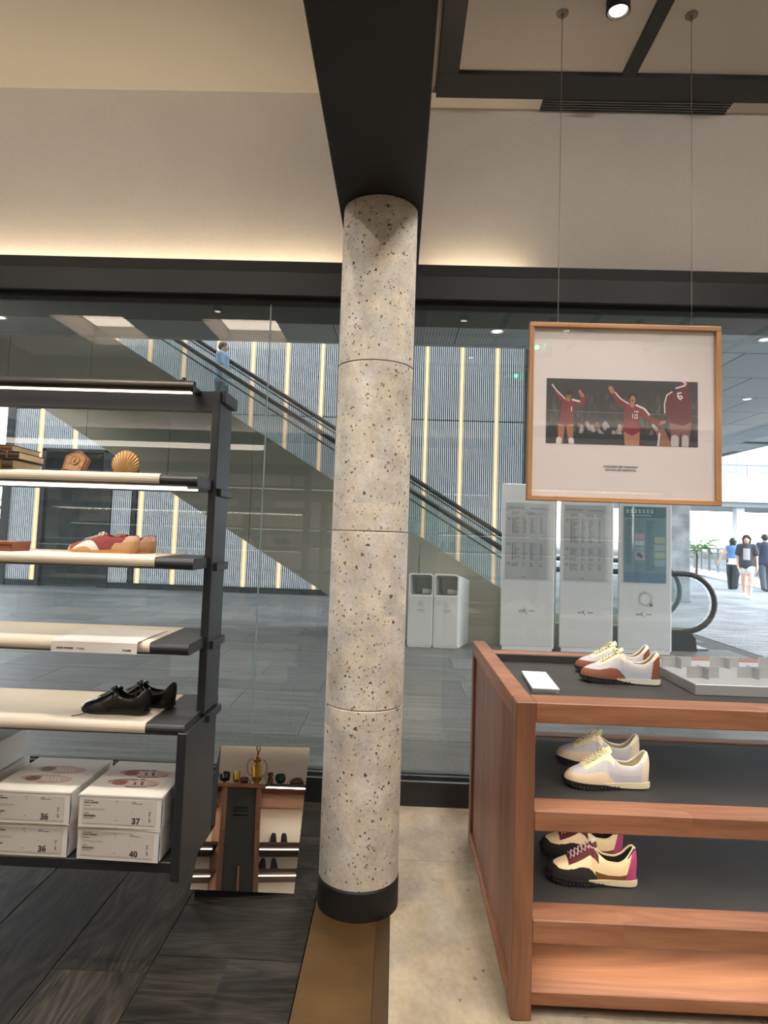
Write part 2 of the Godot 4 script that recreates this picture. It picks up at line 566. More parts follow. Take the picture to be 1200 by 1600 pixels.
# travertine with open pits: [colour, relief]
func pits_tex(w: int, h: int, sd: int, base: Color, big: int, small: int, relief: bool) -> Array:
	var r := RandomNumberGenerator.new()
	r.seed = sd
	var n1 := noise(sd, 1.0, 4)
	var n2 := noise(sd + 3, 1.0, 3)
	var im := Image.create(w, h, false, Image.FORMAT_RGB8)
	var hm := Image.create(w if relief else 8, h if relief else 8, false, Image.FORMAT_RGB8)
	hm.fill(Color.WHITE)
	for y in h:
		for x in w:
			var a := TAU * x / w
			var px := cos(a) * 1.1
			var pz := sin(a) * 1.1
			var b := float(y) / h * 5.0
			var v := 1.0 + 0.16 * n1.get_noise_3d(px, b, pz) + 0.07 * n1.get_noise_3d(px * 7, b * 7, pz * 7) + 0.05 * (r.randf() - 0.5)
			var warm := n2.get_noise_3d(px * 1.5, b * 0.8, pz * 1.5) * 0.06
			im.set_pixel(x, y, Color(base.r * v * (1 + warm * 0.5), base.g * v, base.b * v * (1 - warm)))
	var hole := base.lerp(rgb(92, 70, 46), 0.85)
	for i in big + small:
		var rad: float = r.randf_range(1.8, 5.6) * (1.0 if r.randf() < 0.85 else 1.6) if i < big else r.randf_range(0.8, 1.8)
		var c := Vector2(r.randf() * w, r.randf() * h)
		var sq := r.randf_range(0.5, 1.0)
		var an := r.randf() * PI
		var dk := r.randf_range(0.55, 1.0) if relief else r.randf_range(0.2, 0.7)
		var tone: Color = hole.lerp(rgb(150, 104, 62), r.randf() * 0.5) if r.randf() < 0.35 else hole.darkened(0.45)
		var wob := r.randf() * 7.0
		for y in range(int(c.y - rad - 1), int(c.y + rad + 2)):
			if y < 0 or y >= h:
				continue
			for x in range(int(c.x - rad - 1), int(c.x + rad + 2)):
				var d := (Vector2(x + 0.5, y + 0.5) - c).rotated(an)
				var e := 1.0 - Vector2(d.x, d.y / sq).length() / rad + 0.22 * sin(d.angle() * 3.0 + wob)
				if e > 0.0:
					var xx := posmod(x, w)
					var k := minf(1.0, e * 3.0) * dk
					im.set_pixel(xx, y, im.get_pixel(xx, y).lerp(tone, k))
					if relief:
						var g := 1.0 - k
						hm.set_pixel(xx, y, Color(g, g, g).clamp(Color.BLACK, hm.get_pixel(xx, y)))
	return [tex(im), tex(hm)]

func perforated() -> StandardMaterial3D:
	var w := 64
	var im := Image.create(w, w, false, Image.FORMAT_RGB8)
	for y in w:
		for x in w:
			var a := Vector2(fposmod(x, 16) - 8, fposmod(y, 16) - 8).length()
			var v := 0.3 if a < 5.0 else 0.62
			im.set_pixel(x, y, Color(v * 0.95, v, v * 1.01))
	return tri_tex(mat(Color.WHITE, 0.5), tex(im), Vector3.ONE * 7.0, Vector3.ZERO, true)

# ------------------------------------------------------------------ lamps
func spot(at: Vector3, to: Vector3, e: float, angle: float, label: String, group := "ceiling spotlights") -> void:
	var d := (to - at).normalized()
	var o := thing("spotlight", label, "spotlight", at, 0.0, group)
	var s := mb()
	lathe(s, [Vector2(0.0, 0.05), Vector2(0.05, 0.05), Vector2(0.05, 0.0), Vector2(0.043, -0.004), Vector2(0.04, 0.004)], Vector3.ZERO, 20)
	obj("housing", s, M.black, o)
	s = mb()
	cyl(s, Vector3(0, 0.012, 0), Vector3(0, 0.004, 0), 0.038, 0.036, 20)
	obj("lamp", s, M.lamp_point, o)
	var l := SpotLight3D.new()
	l.name = "spot_light"
	o.add_child(l, true)
	l.light_color = Color(1.0, 0.97, 0.93)
	l.light_energy = e
	l.spot_angle = angle
	l.spot_angle_attenuation = 0.6
	l.spot_range = 12.0
	l.spot_attenuation = 2.0
	l.light_size = 0.035
	l.shadow_enabled = true
	l.position = Vector3(0, -0.01, 0)
	l.basis = Basis.looking_at(d, Vector3.FORWARD if absf(d.y) > 0.9 else Vector3.UP)

func panel_light(parent: Node, at: Vector3, size: Vector2, facing: Vector3, e: float, c := Color(1.0, 0.97, 0.93)) -> void:
	var l := AreaLight3D.new()
	l.name = "area_light"
	parent.add_child(l, true)
	l.area_size = size
	l.light_energy = e
	l.light_color = c
	l.area_range = 14.0
	l.area_attenuation = 2.0
	l.shadow_enabled = true
	l.area_normalize_energy = true
	l.position = at
	l.basis = Basis.looking_at(facing, Vector3.FORWARD if absf(facing.y) > 0.9 else Vector3.UP)

# ------------------------------------------------------------------ view, sky, sun
func view() -> void:
	var cam := Camera3D.new()
	cam.name = "camera"
	add_child(cam)
	cam.projection = Camera3D.PROJECTION_FRUSTUM
	cam.near = 0.05
	cam.far = 400.0
	cam.size = 2.0 * 0.05 * 800.0 / 1030.0
	cam.frustum_offset = Vector2(0, -0.05 * 37.0 / 1030.0)
	cam.transform = Transform3D(Basis(Vector3.UP, 0.0229) * Basis(Vector3.RIGHT, 0.0719) * Basis(Vector3.BACK, 0.0331), Vector3(0, 1.29, 0))
	cam.current = true
	var we := WorldEnvironment.new()
	we.name = "environment"
	var e := Environment.new()
	var sky := Sky.new()
	var sm := ProceduralSkyMaterial.new()
	sm.sky_top_color = rgb(216, 224, 232)
	sm.sky_horizon_color = rgb(234, 238, 243)
	sm.ground_horizon_color = rgb(190, 196, 200)
	sm.ground_bottom_color = rgb(120, 124, 128)
	sm.sky_energy_multiplier = 2.5
	sm.ground_energy_multiplier = 1.0
	sky.sky_material = sm
	e.background_mode = Environment.BG_SKY
	e.sky = sky
	e.tonemap_mode = Environment.TONE_MAPPER_LINEAR
	e.tonemap_exposure = 1.0
	e.sdfgi_enabled = true
	e.ssao_enabled = true
	e.ssil_enabled = true
	we.environment = e
	add_child(we)
	var sun := DirectionalLight3D.new()
	sun.name = "sun"
	add_child(sun)
	sun.light_color = Color(1.0, 0.97, 0.92)
	sun.light_energy = 1.5
	sun.light_angular_distance = 0.6
	sun.shadow_enabled = true
	sun.basis = Basis.looking_at(-Vector3(0.85, 0.5, -0.15).normalized())

# ------------------------------------------------------------------ the room
func build_room() -> void:
	var s := mb()
	span(s, Vector3(-5.4, 2.6, -3.7), Vector3(4.3, 3.95, -3.4), 0.0)
	struct("wall_front", s, M.plaster)
	s = mb()
	span(s, Vector3(-5.4, -0.1, -3.7), Vector3(-5.2, 3.95, 2.6), 0.0)
	struct("wall_left", s, M.plaster)
	s = mb()
	span(s, Vector3(4.1, -0.1, -3.7), Vector3(4.3, 3.95, 2.6), 0.0)
	struct("wall_right", s, M.plaster)
	s = mb()
	span(s, Vector3(-5.4, -0.1, 2.35), Vector3(4.3, 3.95, 2.6), 0.0)
	struct("wall_back", s, M.plaster)

	# left ceiling, with two lit coffers cut into it
	var o := setting("ceiling")
	s = mb()
	var y0 := 3.67
	var xs := [-5.2, -4.05, -3.2, -2.3, -1.45, -0.1]
	span(s, Vector3(-5.2, y0, -3.4), Vector3(-0.1, 3.95, 0.6), 0.0)
	span(s, Vector3(-5.2, y0, 1.75), Vector3(-0.1, 3.95, 2.35), 0.0)
	for k in [0, 2, 4]:
		span(s, Vector3(xs[k], y0, 0.6), Vector3(xs[k + 1], 3.95, 1.75), 0.0)
	obj("ceiling_board", s, M.ceiling, o)
	for k in [1, 3]:
		var a: float = xs[k]
		var b: float = xs[k + 1]
		s = mb()
		span(s, Vector3(a - 0.02, 3.93, 0.58), Vector3(b + 0.02, 3.98, 1.77), 0.0)
		obj("coffer_lid", s, M.ceiling, o)
		s = mb()
		span(s, Vector3(a + 0.01, 3.915, 0.61), Vector3(b - 0.01, 3.928, 1.74), 0.002)
		obj("coffer_lamp", s, glow(Color(1.0, 0.88, 0.74), 3.6), o)
		panel_light(o, Vector3((a + b) * 0.5, 3.905, 1.175), Vector2(0.8, 1.1), Vector3.DOWN, 1.2)

	# right ceiling: pale panels in a black grid
	o = setting("ceiling")
	s = mb()
	span(s, Vector3(-0.1, CEIL + 0.03, -3.4), Vector3(4.1, 3.95, 2.35), 0.0)
	obj("ceiling_board", s, M.ceiling, o)
	s = mb()
	span(s, Vector3(0.1, CEIL, -3.4), Vector3(4.1, CEIL + 0.04, -3.28), 0.0)
	obj("ceiling_margin", s, M.ceiling, o)
	var bx := [0.128, 1.036, 1.95, 2.86, 3.77]
	var bz := [-3.30, -1.92, -0.62, 0.68, 1.98]
	for i in bx.size():
		s = mb()
		span(s, Vector3(bx[i], CEIL - 0.012, -3.28), Vector3(bx[i] + (0.104 if i == 0 else 0.066), CEIL + 0.05, 2.3), 0.002)
		obj("grid_bar", s, M.black_frame, o)
	for i in bz.size():
		s = mb()
		span(s, Vector3(0.128, CEIL - 0.014, bz[i]), Vector3(4.0, CEIL + 0.05, bz[i] + (0.18 if i == 0 else 0.07)), 0.002)
		obj("grid_bar", s, M.black_frame, o)
	for i in bx.size() - 1:
		for j in bz.size() - 1:
			s = mb()
			span(s, Vector3(bx[i] + (0.104 if i == 0 else 0.066), CEIL + 0.008, bz[j] + (0.18 if j == 0 else 0.07)), Vector3(bx[i + 1], CEIL + 0.034, bz[j + 1]), 0.0)
			obj("ceiling_panel", s, M.ceiling, o)
	# air grille
	var g := thing("air_grille", "long slatted air grille in the ceiling over the right window", "air grille", Vector3(1.18, CEIL - 0.004, -3.35))
	s = mb()
	span(s, Vector3(-0.49, 0.0, -0.045), Vector3(0.49, 0.006, 0.045), 0.0)
	obj("backing", s, M.black_matt, g)
	for k in 5:
		s = mb()
		span(s, Vector3(-0.49, -0.012, -0.046 + k * 0.0205), Vector3(0.49, 0.004, -0.037 + k * 0.0205), 0.001)
		obj("slat", s, M.aluminium, g)

	# black beam over the window, the lip of its light cove, and the beam that runs overhead to the column
	o = setting("trim")
	s = mb()
	span(s, Vector3(-5.2, 2.488, -3.7), Vector3(4.1, 2.612, -3.25), 0.003)
	obj("window_beam", s, M.beam, o)
	s = mb()
	span(s, Vector3(-5.2, 2.612, -3.3), Vector3(4.1, 2.672, -3.262), 0.002)
	obj("cove_lip", s, M.black, o)
	s = mb()
	span(s, Vector3(-5.2, 2.47, -3.37), Vector3(4.1, 2.49, -3.29), 0.001)
	obj("glazing_channel", s, M.black_matt, o)
	for r in [[-5.1, -0.3], [0.1, 0.62]]:
		s = mb()
		span(s, Vector3(r[0], 2.614, -3.345), Vector3(r[1], 2.622, -3.32), 0.001)
		obj("cove_lamp", s, M.lamp_warm, o)
		panel_light(o, Vector3((r[0] + r[1]) * 0.5, 2.626, -3.332), Vector2(r[1] - r[0], 0.02), Vector3(0, 1, -0.25), 1.5 * (r[1] - r[0]) / 4.8, Color(1.0, 0.9, 0.76))
	# unseen light coves added along the other walls to raise the ambient light
	o = setting("trim")
	for r in [[Vector3(-5.15, 2.5, 2.17), Vector3(4.05, 2.64, 2.2), Vector3(-0.5, 2.6, 2.27), Vector2(9.0, 0.05), 2.6], [Vector3(-5.05, 2.5, -3.2), Vector3(-5.02, 2.64, 2.15), Vector3(-5.12, 2.6, -0.5), Vector2(0.05, 5.2), 1.6], [Vector3(3.92, 2.5, -3.2), Vector3(3.95, 2.64, 2.15), Vector3(4.03, 2.6, -0.5), Vector2(0.05, 5.2), 1.6]]:
		s = mb()
		span(s, r[0], r[1], 0.002)
		obj("cove_lip", s, M.black, o)
		var hs: Vector2 = r[3] * 0.5
		s = mb()
		span(s, Vector3(r[2].x - hs.x, 2.57, r[2].z - hs.y), Vector3(r[2].x + hs.x, 2.585, r[2].z + hs.y), 0.001)
		obj("cove_lamp", s, M.lamp_warm, o)
		panel_light(o, r[2], r[3], Vector3.UP, r[4])
	o = setting("trim")
	s = mb()
	span(s, Vector3(-0.258, 2.518, -3.28), Vector3(0.056, 3.7, 1.9), 0.003)
	obj("ceiling_beam", s, M.black, o)
	o = setting("trim")
	s = mb()
	span(s, Vector3(-5.2, -0.02, -3.42), Vector3(4.1, 0.118, -3.27), 0.004)
	obj("window_sill", s, M.sill, o)
	s = mb()
	span(s, Vector3(-5.2, 0.118, -3.36), Vector3(4.1, 0.134, -3.345), 0.002)
	span(s, Vector3(-5.2, 0.118, -3.315), Vector3(4.1, 0.134, -3.30), 0.002)
	obj("glazing_bead", s, M.black_frame, o)

	# glass front: three panes
	o = setting("window")
	var gx := [-5.2, -0.692, 2.35, 4.1]
	for i in 3:
		s = mb()
		span(s, Vector3(gx[i] + 0.003, 0.12, -3.336), Vector3(gx[i + 1] - 0.003, 2.488, -3.324), 0.0)
		obj("pane", s, M.glass, o)
		if i > 0:
			s = mb()
			span(s, Vector3(gx[i] - 0.003, 0.12, -3.336), Vector3(gx[i] + 0.003, 2.488, -3.324), 0.0)
			obj("glass_joint", s, M.glass_edge, o)

	# floor: dark oak planks, the bronze strip, travertine slabs
	o = setting("floor")
	s = mb()
	span(s, Vector3(-5.4, -0.2, -3.6), Vector3(4.3, -0.02, 2.6), 0.0)
	obj("subfloor", s, M.black_matt, o)
	var x := -0.69
	var c := 0
	while x > -5.0:
		var zz := 2.35 + 0.37 * (c % 3)
		var k := 0
		while zz > -3.27:
			var z1 := maxf(zz - 1.45, -3.27)
			s = mb()
			T = Transform3D(Basis(), Vector3(-x * 0.0, 0, 0))
			span(s, Vector3(-0.137, -0.012, -(zz - z1) * 0.5 + 0.0008), Vector3(0.137, 0.0, (minf(zz, 2.35) - zz) + (zz - z1) * 0.5 - 0.0008), 0.0012)
			var p := obj("oak_plank", s, M["oak_z%d" % ((c + k) % 3)], o)
			p.position = Vector3(x - 0.1385, 0, (zz + z1) * 0.5)
			zz = z1
			k += 1
		x -= 0.277
		c += 1
	T = Transform3D.IDENTITY
	var z := 2.35
	c = 0
	while z > -3.27:
		var z1 := maxf(z - 0.277, -3.27)
		s = mb()
		span(s, Vector3(-0.22, -0.012, -(z - z1) * 0.5 + 0.0008), Vector3(0.22, 0, (z - z1) * 0.5 - 0.0008), 0.0012)
		var p := obj("oak_plank", s, M["oak_x%d" % (c % 3)], o)
		p.position = Vector3(-0.4685, 0, (z + z1) * 0.5)
		z = z1
		c += 1
	o = setting("trim")
	s = mb()
	span(s, Vector3(-0.245, -0.012, -3.27), Vector3(-0.03, 0.002, 2.35), 0.001)
	obj("bronze_strip", s, M.bronze, o)
	s = mb()
	span(s, Vector3(-0.03, -0.012, -3.27), Vector3(0.014, 0.001, 2.35), 0.001)
	obj("bronze_edge", s, M.bronze_dark, o)
	o = setting("floor")
	var tz := [2.35, 1.35, 0.35, -0.7, -1.72, -2.74, -3.27]
	for i in 6:
		for j in 4:
			s = mb()
			span(s, Vector3(-0.51, -0.02, -(tz[i] - tz[i + 1]) * 0.5 + 0.001), Vector3(0.51, 0.0, (tz[i] - tz[i + 1]) * 0.5 - 0.001), 0.001)
			var p := obj("travertine_slab", s, M.travertine, o)
			p.position = Vector3(0.525 + j * 1.022, 0, (tz[i] + tz[i + 1]) * 0.5)

func build_column() -> void:
	var o := thing("column", "round pitted travertine column of five drums under the black beam", "column", Vector3(-0.1015, 0, -2.43))
	var ys := [0.098, 0.691, 1.304, 1.910, 2.518]
	var s := mb()
	lathe(s, [Vector2(0.0, 0.0), Vector2(0.143, 0.0), Vector2(0.143, 0.094), Vector2(0.139, 0.1), Vector2(0.0, 0.1)], Vector3.ZERO, 48)
	obj("base_ring", s, M.black, o)
	for i in 4:
		s = mb()
		var a: float = ys[i]
		var b: float = ys[i + 1]
		var pr := []
		for q in [[0.128, a + 0.001], [0.1375, a + 0.0012], [0.14, a + 0.0035], [0.14, b - 0.0035], [0.1375, b - 0.0012], [0.128, b - 0.001]]:
			pr.append(Vector2(q[0], q[1] / 0.62 + i * 0.37))
		# the relief runs round the drum: u once round, v by height
		for k in pr.size() - 1:
			var n := 56
			var p0: Vector2 = pr[k]
			var p1: Vector2 = pr[k + 1]
			var h0: float = (p0.y - i * 0.37) * 0.62
			var h1: float = (p1.y - i * 0.37) * 0.62
			var m := Vector2(h1 - h0, p0.x - p1.x).normalized()
			for w in n:
				var t0 := TAU * w / n
				var t1 := TAU * (w + 1) / n
				var e := Vector3(cos(t0), 0, sin(t0))
				var f := Vector3(cos(t1), 0, sin(t1))
				var u0 := float(w) / n + i * 0.29
				var u1 := float(w + 1) / n + i * 0.29
				squad(s, [e * p0.x + Vector3.UP * h0, f * p0.x + Vector3.UP * h0, f * p1.x + Vector3.UP * h1, e * p1.x + Vector3.UP * h1],
					[(e * m.x + Vector3.UP * m.y).normalized(), (f * m.x + Vector3.UP * m.y).normalized(), (f * m.x + Vector3.UP * m.y).normalized(), (e * m.x + Vector3.UP * m.y).normalized()],
					[Vector2(u0, -p0.y), Vector2(u1, -p0.y), Vector2(u1, -p1.y), Vector2(u0, -p1.y)])
		obj("drum", s, M.pillar_stone, o)

# ------------------------------------------------------------------ the shelving unit on the left
func shelf_board(o: Node3D, x0: float, x1: float, y: float, zf: float, zb: float, m: Material, called: String) -> void:
	# a board 36 mm thick with a rounded nose
	var h := 0.034
	var poly := []
	for i in 9:
		var a := -PI / 2 + PI * i / 8.0
		poly.append(Vector2(zf - h * 0.5 + cos(a) * h * 0.5 * 0.8, y - h * 0.5 + sin(a) * h * 0.5))
	poly.append(Vector2(zb, y))
	poly.append(Vector2(zb, y - h))
	var s := mb()
	prism(s, poly, Vector3(x0, 0, 0), Vector3.BACK, Vector3.UP, Vector3(x1 - x0, 0, 0))
	obj(called, s, m, o)

func build_shelving() -> void:
	var o := thing("shelving_unit", "black open shelving unit with cream padded shelves before the left window", "shelving unit")
	var xr := -0.602
	var xl := -2.5
	for xx in [xr, xl]:
		var sg := 1.0 if xx == xr else -1.0
		var s := mb()
		span(s, Vector3(xx - 0.026 * sg, 0.70, -2.148), Vector3(xx, 1.752, -2.31), 0.002)
		obj("post", s, M.black_frame, o)
		s = mb()
		span(s, Vector3(xx - 0.028 * sg, 0.268, -1.975), Vector3(xx, 0.69, -2.30), 0.002)
		obj("end_panel", s, M.black_frame, o)
		s = mb()
		span(s, Vector3(xx, 1.715, -2.16), Vector3(xx + 0.014 * sg, 1.757, -2.322), 0.002)
		obj("bracket", s, M.black_frame, o)
		for y in [1.425, 1.178, 0.925, 0.69]:
			s = mb()
			span(s, Vector3(xx - 0.03 * sg, y - 0.022, -2.17), Vector3(xx + 0.012 * sg, y + 0.004, -2.317), 0.002)
			obj("bracket", s, M.black_frame, o)
	var t := mb()
	span(t, Vector3(xl, 1.682, -2.158), Vector3(xr - 0.02, 1.752, -2.185), 0.002)
	obj("top_rail", t, M.black_frame, o)
	# shelves: black board whose end shows, cream pad wrapped over the nose
	var ys := [1.455, 1.202, 0.947, 0.711]
	for i in 4:
		var zb: float = [-2.32, -2.32, -2.33, -2.36][i]
		shelf_board(o, xl - 0.01, xr - 0.012, ys[i] - 0.001, -1.982, zb, M.black_frame, "shelf")
		shelf_board(o, xl + 0.12, -0.73, ys[i] + 0.0025, -1.979, zb + 0.025, M.cream, "shelf_pad")
	# twin light strips under the top shelf
	for z in [-2.01, -2.12]:
		t = mb()
		span(t, Vector3(xl + 0.1, 1.4145, z - 0.004), Vector3(xr - 0.05, 1.4195, z + 0.004), 0.001)
		obj("light_strip", t, M.lamp_warm, o)
		panel_light(o, Vector3((xl + xr) * 0.5, 1.4135, z), Vector2(1.75, 0.006), Vector3.DOWN, 0.16, Color(1.0, 0.94, 0.86))
	for y in [1.166, 0.911]:
		t = mb()
		span(t, Vector3(xl + 0.1, y - 0.004, -2.27), Vector3(xr - 0.05, y + 0.003, -2.258), 0.001)
		obj("light_strip", t, M.lamp_warm, o)
		panel_light(o, Vector3((xl + xr) * 0.5, y - 0.006, -2.264), Vector2(1.75, 0.01), Vector3.DOWN, 0.13, Color(1.0, 0.94, 0.86))
	# low shelf for the boxes
	t = mb()
	span(t, Vector3(xl, 0.288, -1.985), Vector3(xr - 0.028, 0.318, -2.34), 0.002)
	obj("box_shelf", t, M.black_frame, o)
	t = mb()
	span(t, Vector3(xl, 0.27, -2.28), Vector3(xr - 0.028, 0.29, -2.31), 0.002)
	obj("back_rail", t, M.black_frame, o)
	for xx in [-1.6, -2.4]:
		t = mb()
		span(t, Vector3(xx - 0.02, 0.0, -2.30), Vector3(xx + 0.02, 0.29, -2.34), 0.002)
		obj("leg", t, M.black_frame, o)

	# the tube lamp on the top rail
	var l := thing("tube_lamp", "dark metal tube lamp lit along its underside on top of the black shelving", "tube lamp", Vector3(0, 1.73, -2.0))
	t = mb()
	cyl(t, Vector3(-2.5, 0, 0), Vector3(-0.645, 0, 0), 0.018, 0.018, 24)
	obj("tube", t, M.aluminium_dark, l)
	t = mb()
	cyl(t, Vector3(-0.645, 0, 0), Vector3(-0.6415, 0, 0), 0.0188, 0.0175, 24)
	obj("end_cap", t, M.black_frame, l)
	t = mb()
	span(t, Vector3(-2.49, -0.0215, -0.007), Vector3(-0.65, -0.015, 0.007), 0.001)
	obj("lamp", t, M.lamp_warm, l)
	panel_light(l, Vector3(-1.57, -0.024, 0), Vector2(1.84, 0.012), Vector3.DOWN, 0.16, Color(1.0, 0.92, 0.8))
	for xx in [-0.68, -1.6]:
		t = mb()
		span(t, Vector3(xx - 0.012, 0.008, -0.165), Vector3(xx + 0.012, 0.022, 0.004), 0.002)
		cyl(t, Vector3(xx, 0.02, -0.01), Vector3(xx, 0.03, -0.01), 0.006, 0.006, 10)
		obj("clamp", t, M.black_frame, l)

# ------------------------------------------------------------------ goods on the left shelves
func build_left_goods() -> void:
	var top := 1.4575
	# three old books
	var bk := [[0.0, 0.030, -1.193, -0.02, rgb(72, 58, 36), "leather bound old book lowest of the three stacked beside the plaque"],
		[0.0305, 0.024, -1.180, 0.03, rgb(58, 48, 34), "leather bound old book between two others on the top shelf"],
		[0.055, 0.020, -1.20, -0.01, rgb(104, 72, 36), "brown leather bound old book topmost of the stack on the upper shelf"]]
	for b in bk:
		var o := thing("book", b[5], "book", Vector3(b[2], top + b[0], -2.08), b[3] + 0.06, "books stacked on the top shelf")
		var h: float = b[1]
		var s := mb()
		span(s, Vector3(-0.16, 0.003, -0.088), Vector3(-0.002, h - 0.003, 0.085), 0.0)
		obj("pages", s, M.book_paper, o)
		s = mb()
		span(s, Vector3(-0.165, 0.0, -0.095), Vector3(0.0, 0.003, 0.092), 0.001)
		span(s, Vector3(-0.165, h - 0.003, -0.095), Vector3(0.0, h, 0.092), 0.001)
		var sp := []
		for i in 7:
			var a := -PI / 2 + PI * i / 6.0
			sp.append(Vector2(cos(a) * 0.006 + 0.086, h * 0.5 + sin(a) * h * 0.5))
		prism(s, sp, Vector3(-0.165, 0, 0), Vector3.BACK, Vector3.UP, Vector3(0.165, 0, 0))
		obj("cover", s, mat(b[4], 0.55), o)
		s = mb()
		for k in 4:
			span(s, Vector3(-0.035 - k * 0.035, 0.001, 0.0905), Vector3(-0.030 - k * 0.035, h - 0.001, 0.0945), 0.001)
		obj("spine_band", s, M.brass_old, o)
		nest(o, ["spine_band"], "cover")
	# wooden plaque with a cast front
	var o := thing("plaque", "wooden award plaque with a round medallion leaning on the top shelf", "plaque", Vector3(-1.075, top, -2.13), -0.12)
	var out := [Vector2(-0.038, 0), Vector2(0.038, 0), Vector2(0.043, 0.055), Vector2(0.03, 0.066), Vector2(0.018, 0.07), Vector2(0.009, 0.078), Vector2(0, 0.08), Vector2(-0.009, 0.078), Vector2(-0.018, 0.07), Vector2(-0.03, 0.066), Vector2(-0.043, 0.055)]
	var s := mb()
	T = Transform3D(Basis(Vector3.RIGHT, -0.28) * Basis(Vector3.BACK, -0.14), Vector3(0, 0.005, 0))
	prism(s, out, Vector3(0, 0, -0.014), Vector3.RIGHT, Vector3.UP, Vector3(0, 0, 0.014))
	obj("board", s, mat(rgb(110, 66, 44), 0.5), o)
	s = mb()
	var inn := []
	for p in out:
		inn.append(Vector2(p.x * 0.84, 0.007 + p.y * 0.83))
	prism(s, inn, Vector3.ZERO, Vector3.RIGHT, Vector3.UP, Vector3(0, 0, 0.003))
	var loop := []
	for p in inn + [inn[0]]:
		loop.append(Vector3(p.x * 0.95, p.y * 0.96 + 0.0015, 0.0035))
	tube(s, loop, 0.0011, 6)
	for k in 2:
		var curl := []
		for i in 22:
			var a := i * 0.42
			curl.append(Vector3((0.026 - i * 0.0003 - 0.006 * cos(a)) * (1 if k else -1), 0.014 + 0.0014 * i + 0.004 * sin(a), 0.0035))
		tube(s, curl, 0.0009, 5)
	obj("cast_front", s, M.cast, o)
	s = mb()
	cyl(s, Vector3(0, 0.043, 0.002), Vector3(0, 0.043, 0.005), 0.0165, 0.0155, 28)
	var ring := []
	for i in 25:
		ring.append(Vector3(cos(TAU * i / 24) * 0.0148, 0.043 + sin(TAU * i / 24) * 0.0148, 0.0055))
	tube(s, ring, 0.0011, 6)
	ball(s, Vector3(0, 0.047, 0.005), Vector3(0.0035, 0.0042, 0.0025), 10)
	for k in [-1, 0, 1]:
		tube(s, [Vector3(0.003 * k, 0.043, 0.006), Vector3(0.005 * k, 0.034, 0.006)], 0.0014, 6)
	obj("medallion", s, M.cast, o)
	nest(o, ["medallion"], "cast_front")
	T = Transform3D.IDENTITY
	# scallop shell
	o = thing("scallop_shell", "golden scallop shell ornament standing on its hinge on the top shelf", "shell", Vector3(-0.893, top, -2.12), 0.0)
	s = mb()
	var rows := []
	var back := []
	var nr := 26
	for i in nr + 1:
		var r := float(i) / nr
		var line := []
		var bl := []
		for j in 169:
			var t := float(j) / 168.0
			var a := lerpf(-2.36, 2.36, t)
			var ridge := 0.5 + 0.5 * cos(t * TAU * 19.0)
			var rim := 0.0455 * (1.0 + 0.025 * ridge * r) * (1.0 - 0.05 * pow(absf(a) / 2.36, 4.0))
			var p := Vector2(sin(a), cos(a)) * rim
			var foot := Vector2(0, -0.034)
			var q := foot.lerp(p, r)
			var bulge := 0.017 * sin(PI * pow(r, 0.75)) * (1.0 - 0.3 * pow(absf(a) / 2.36, 2.0))
			var z := bulge + 0.0022 * ridge * smoothstep(0.08, 0.7, r)
			line.append(Vector3(q.x, q.y + 0.036, z))
			bl.append(Vector3(q.x, q.y + 0.036, -z * 0.8 - 0.001))
		rows.append(line)
		back.append(bl)
	sheet(s, rows, Vector3.BACK)
	sheet(s, back, Vector3.FORWARD)
	obj("fan", s, M.shell, o)
	s = mb()
	prism(s, [Vector2(-0.03, 0.0), Vector2(0.03, 0.0), Vector2(0.026, 0.009), Vector2(-0.026, 0.009)], Vector3(0, 0, -0.01), Vector3.RIGHT, Vector3.UP, Vector3(0, 0, 0.02))
	obj("hinge", s, M.shell, o)
	# brown carton by the frame's edge
	o = thing("carton", "small brown carton at the far left of the second shelf", "carton", Vector3(-1.245, 1.2045, -2.06))
	s = mb()
	span(s, Vector3(-0.12, 0, -0.05), Vector3(0.062, 0.028, 0.05), 0.001)
	obj("tray", s, mat(rgb(126, 72, 48), 0.6), o)
	s = mb()
	span(s, Vector3(-0.122, 0.020, -0.052), Vector3(0.064, 0.030, 0.052), 0.001)
	obj("lid", s, mat(rgb(134, 78, 52), 0.6), o)
	# folded paper sign over the shelf edge
	o = thing("paper_sign", "white folded paper sign hung over the edge of the third shelf", "sign", Vector3(-0.885, 0.9515, -1.958), 0.0)
	s = mb()
	var w := 0.128
	var prof := [Vector2(-0.24, 0.0), Vector2(-0.02, 0.0), Vector2(-0.006, 0.0005), Vector2(0.0, -0.004), Vector2(0.001, -0.034)]
	for k in prof.size() - 1:
		var a: Vector2 = prof[k]
		var b: Vector2 = prof[k + 1]
		var d := (b - a).normalized()
		var n := Vector3(0, d.x, -d.y)
		var e := n * 0.0012
		quad(s, Vector3(-w, a.y, a.x) + e, Vector3(w, a.y, a.x) + e, Vector3(w, b.y, b.x) + e, Vector3(-w, b.y, b.x) + e, n)
		quad(s, Vector3(-w, a.y, a.x), Vector3(w, a.y, a.x), Vector3(w, b.y, b.x), Vector3(-w, b.y, b.x), -n)
		for sg in [-1.0, 1.0]:
			quad(s, Vector3(w * sg, a.y, a.x), Vector3(w * sg, b.y, b.x), Vector3(w * sg, b.y, b.x) + e, Vector3(w * sg, a.y, a.x) + e, Vector3(sg, 0, 0))
	obj("folded_sheet", s, M.paper, o)
	words("ZEPHYR TRAINING", 0.0042, Vector3(-0.112, -0.022, 0.0026), M.ink, o, true)
	words("™ SERIES", 0.0042, Vector3(-0.052, -0.022, 0.0026), M.ink_grey, o)
	words("FUME", 0.0052, Vector3(0.085, -0.0235, 0.0026), M.ink, o, true, Basis().scaled(Vector3(1.35, 1, 1)))

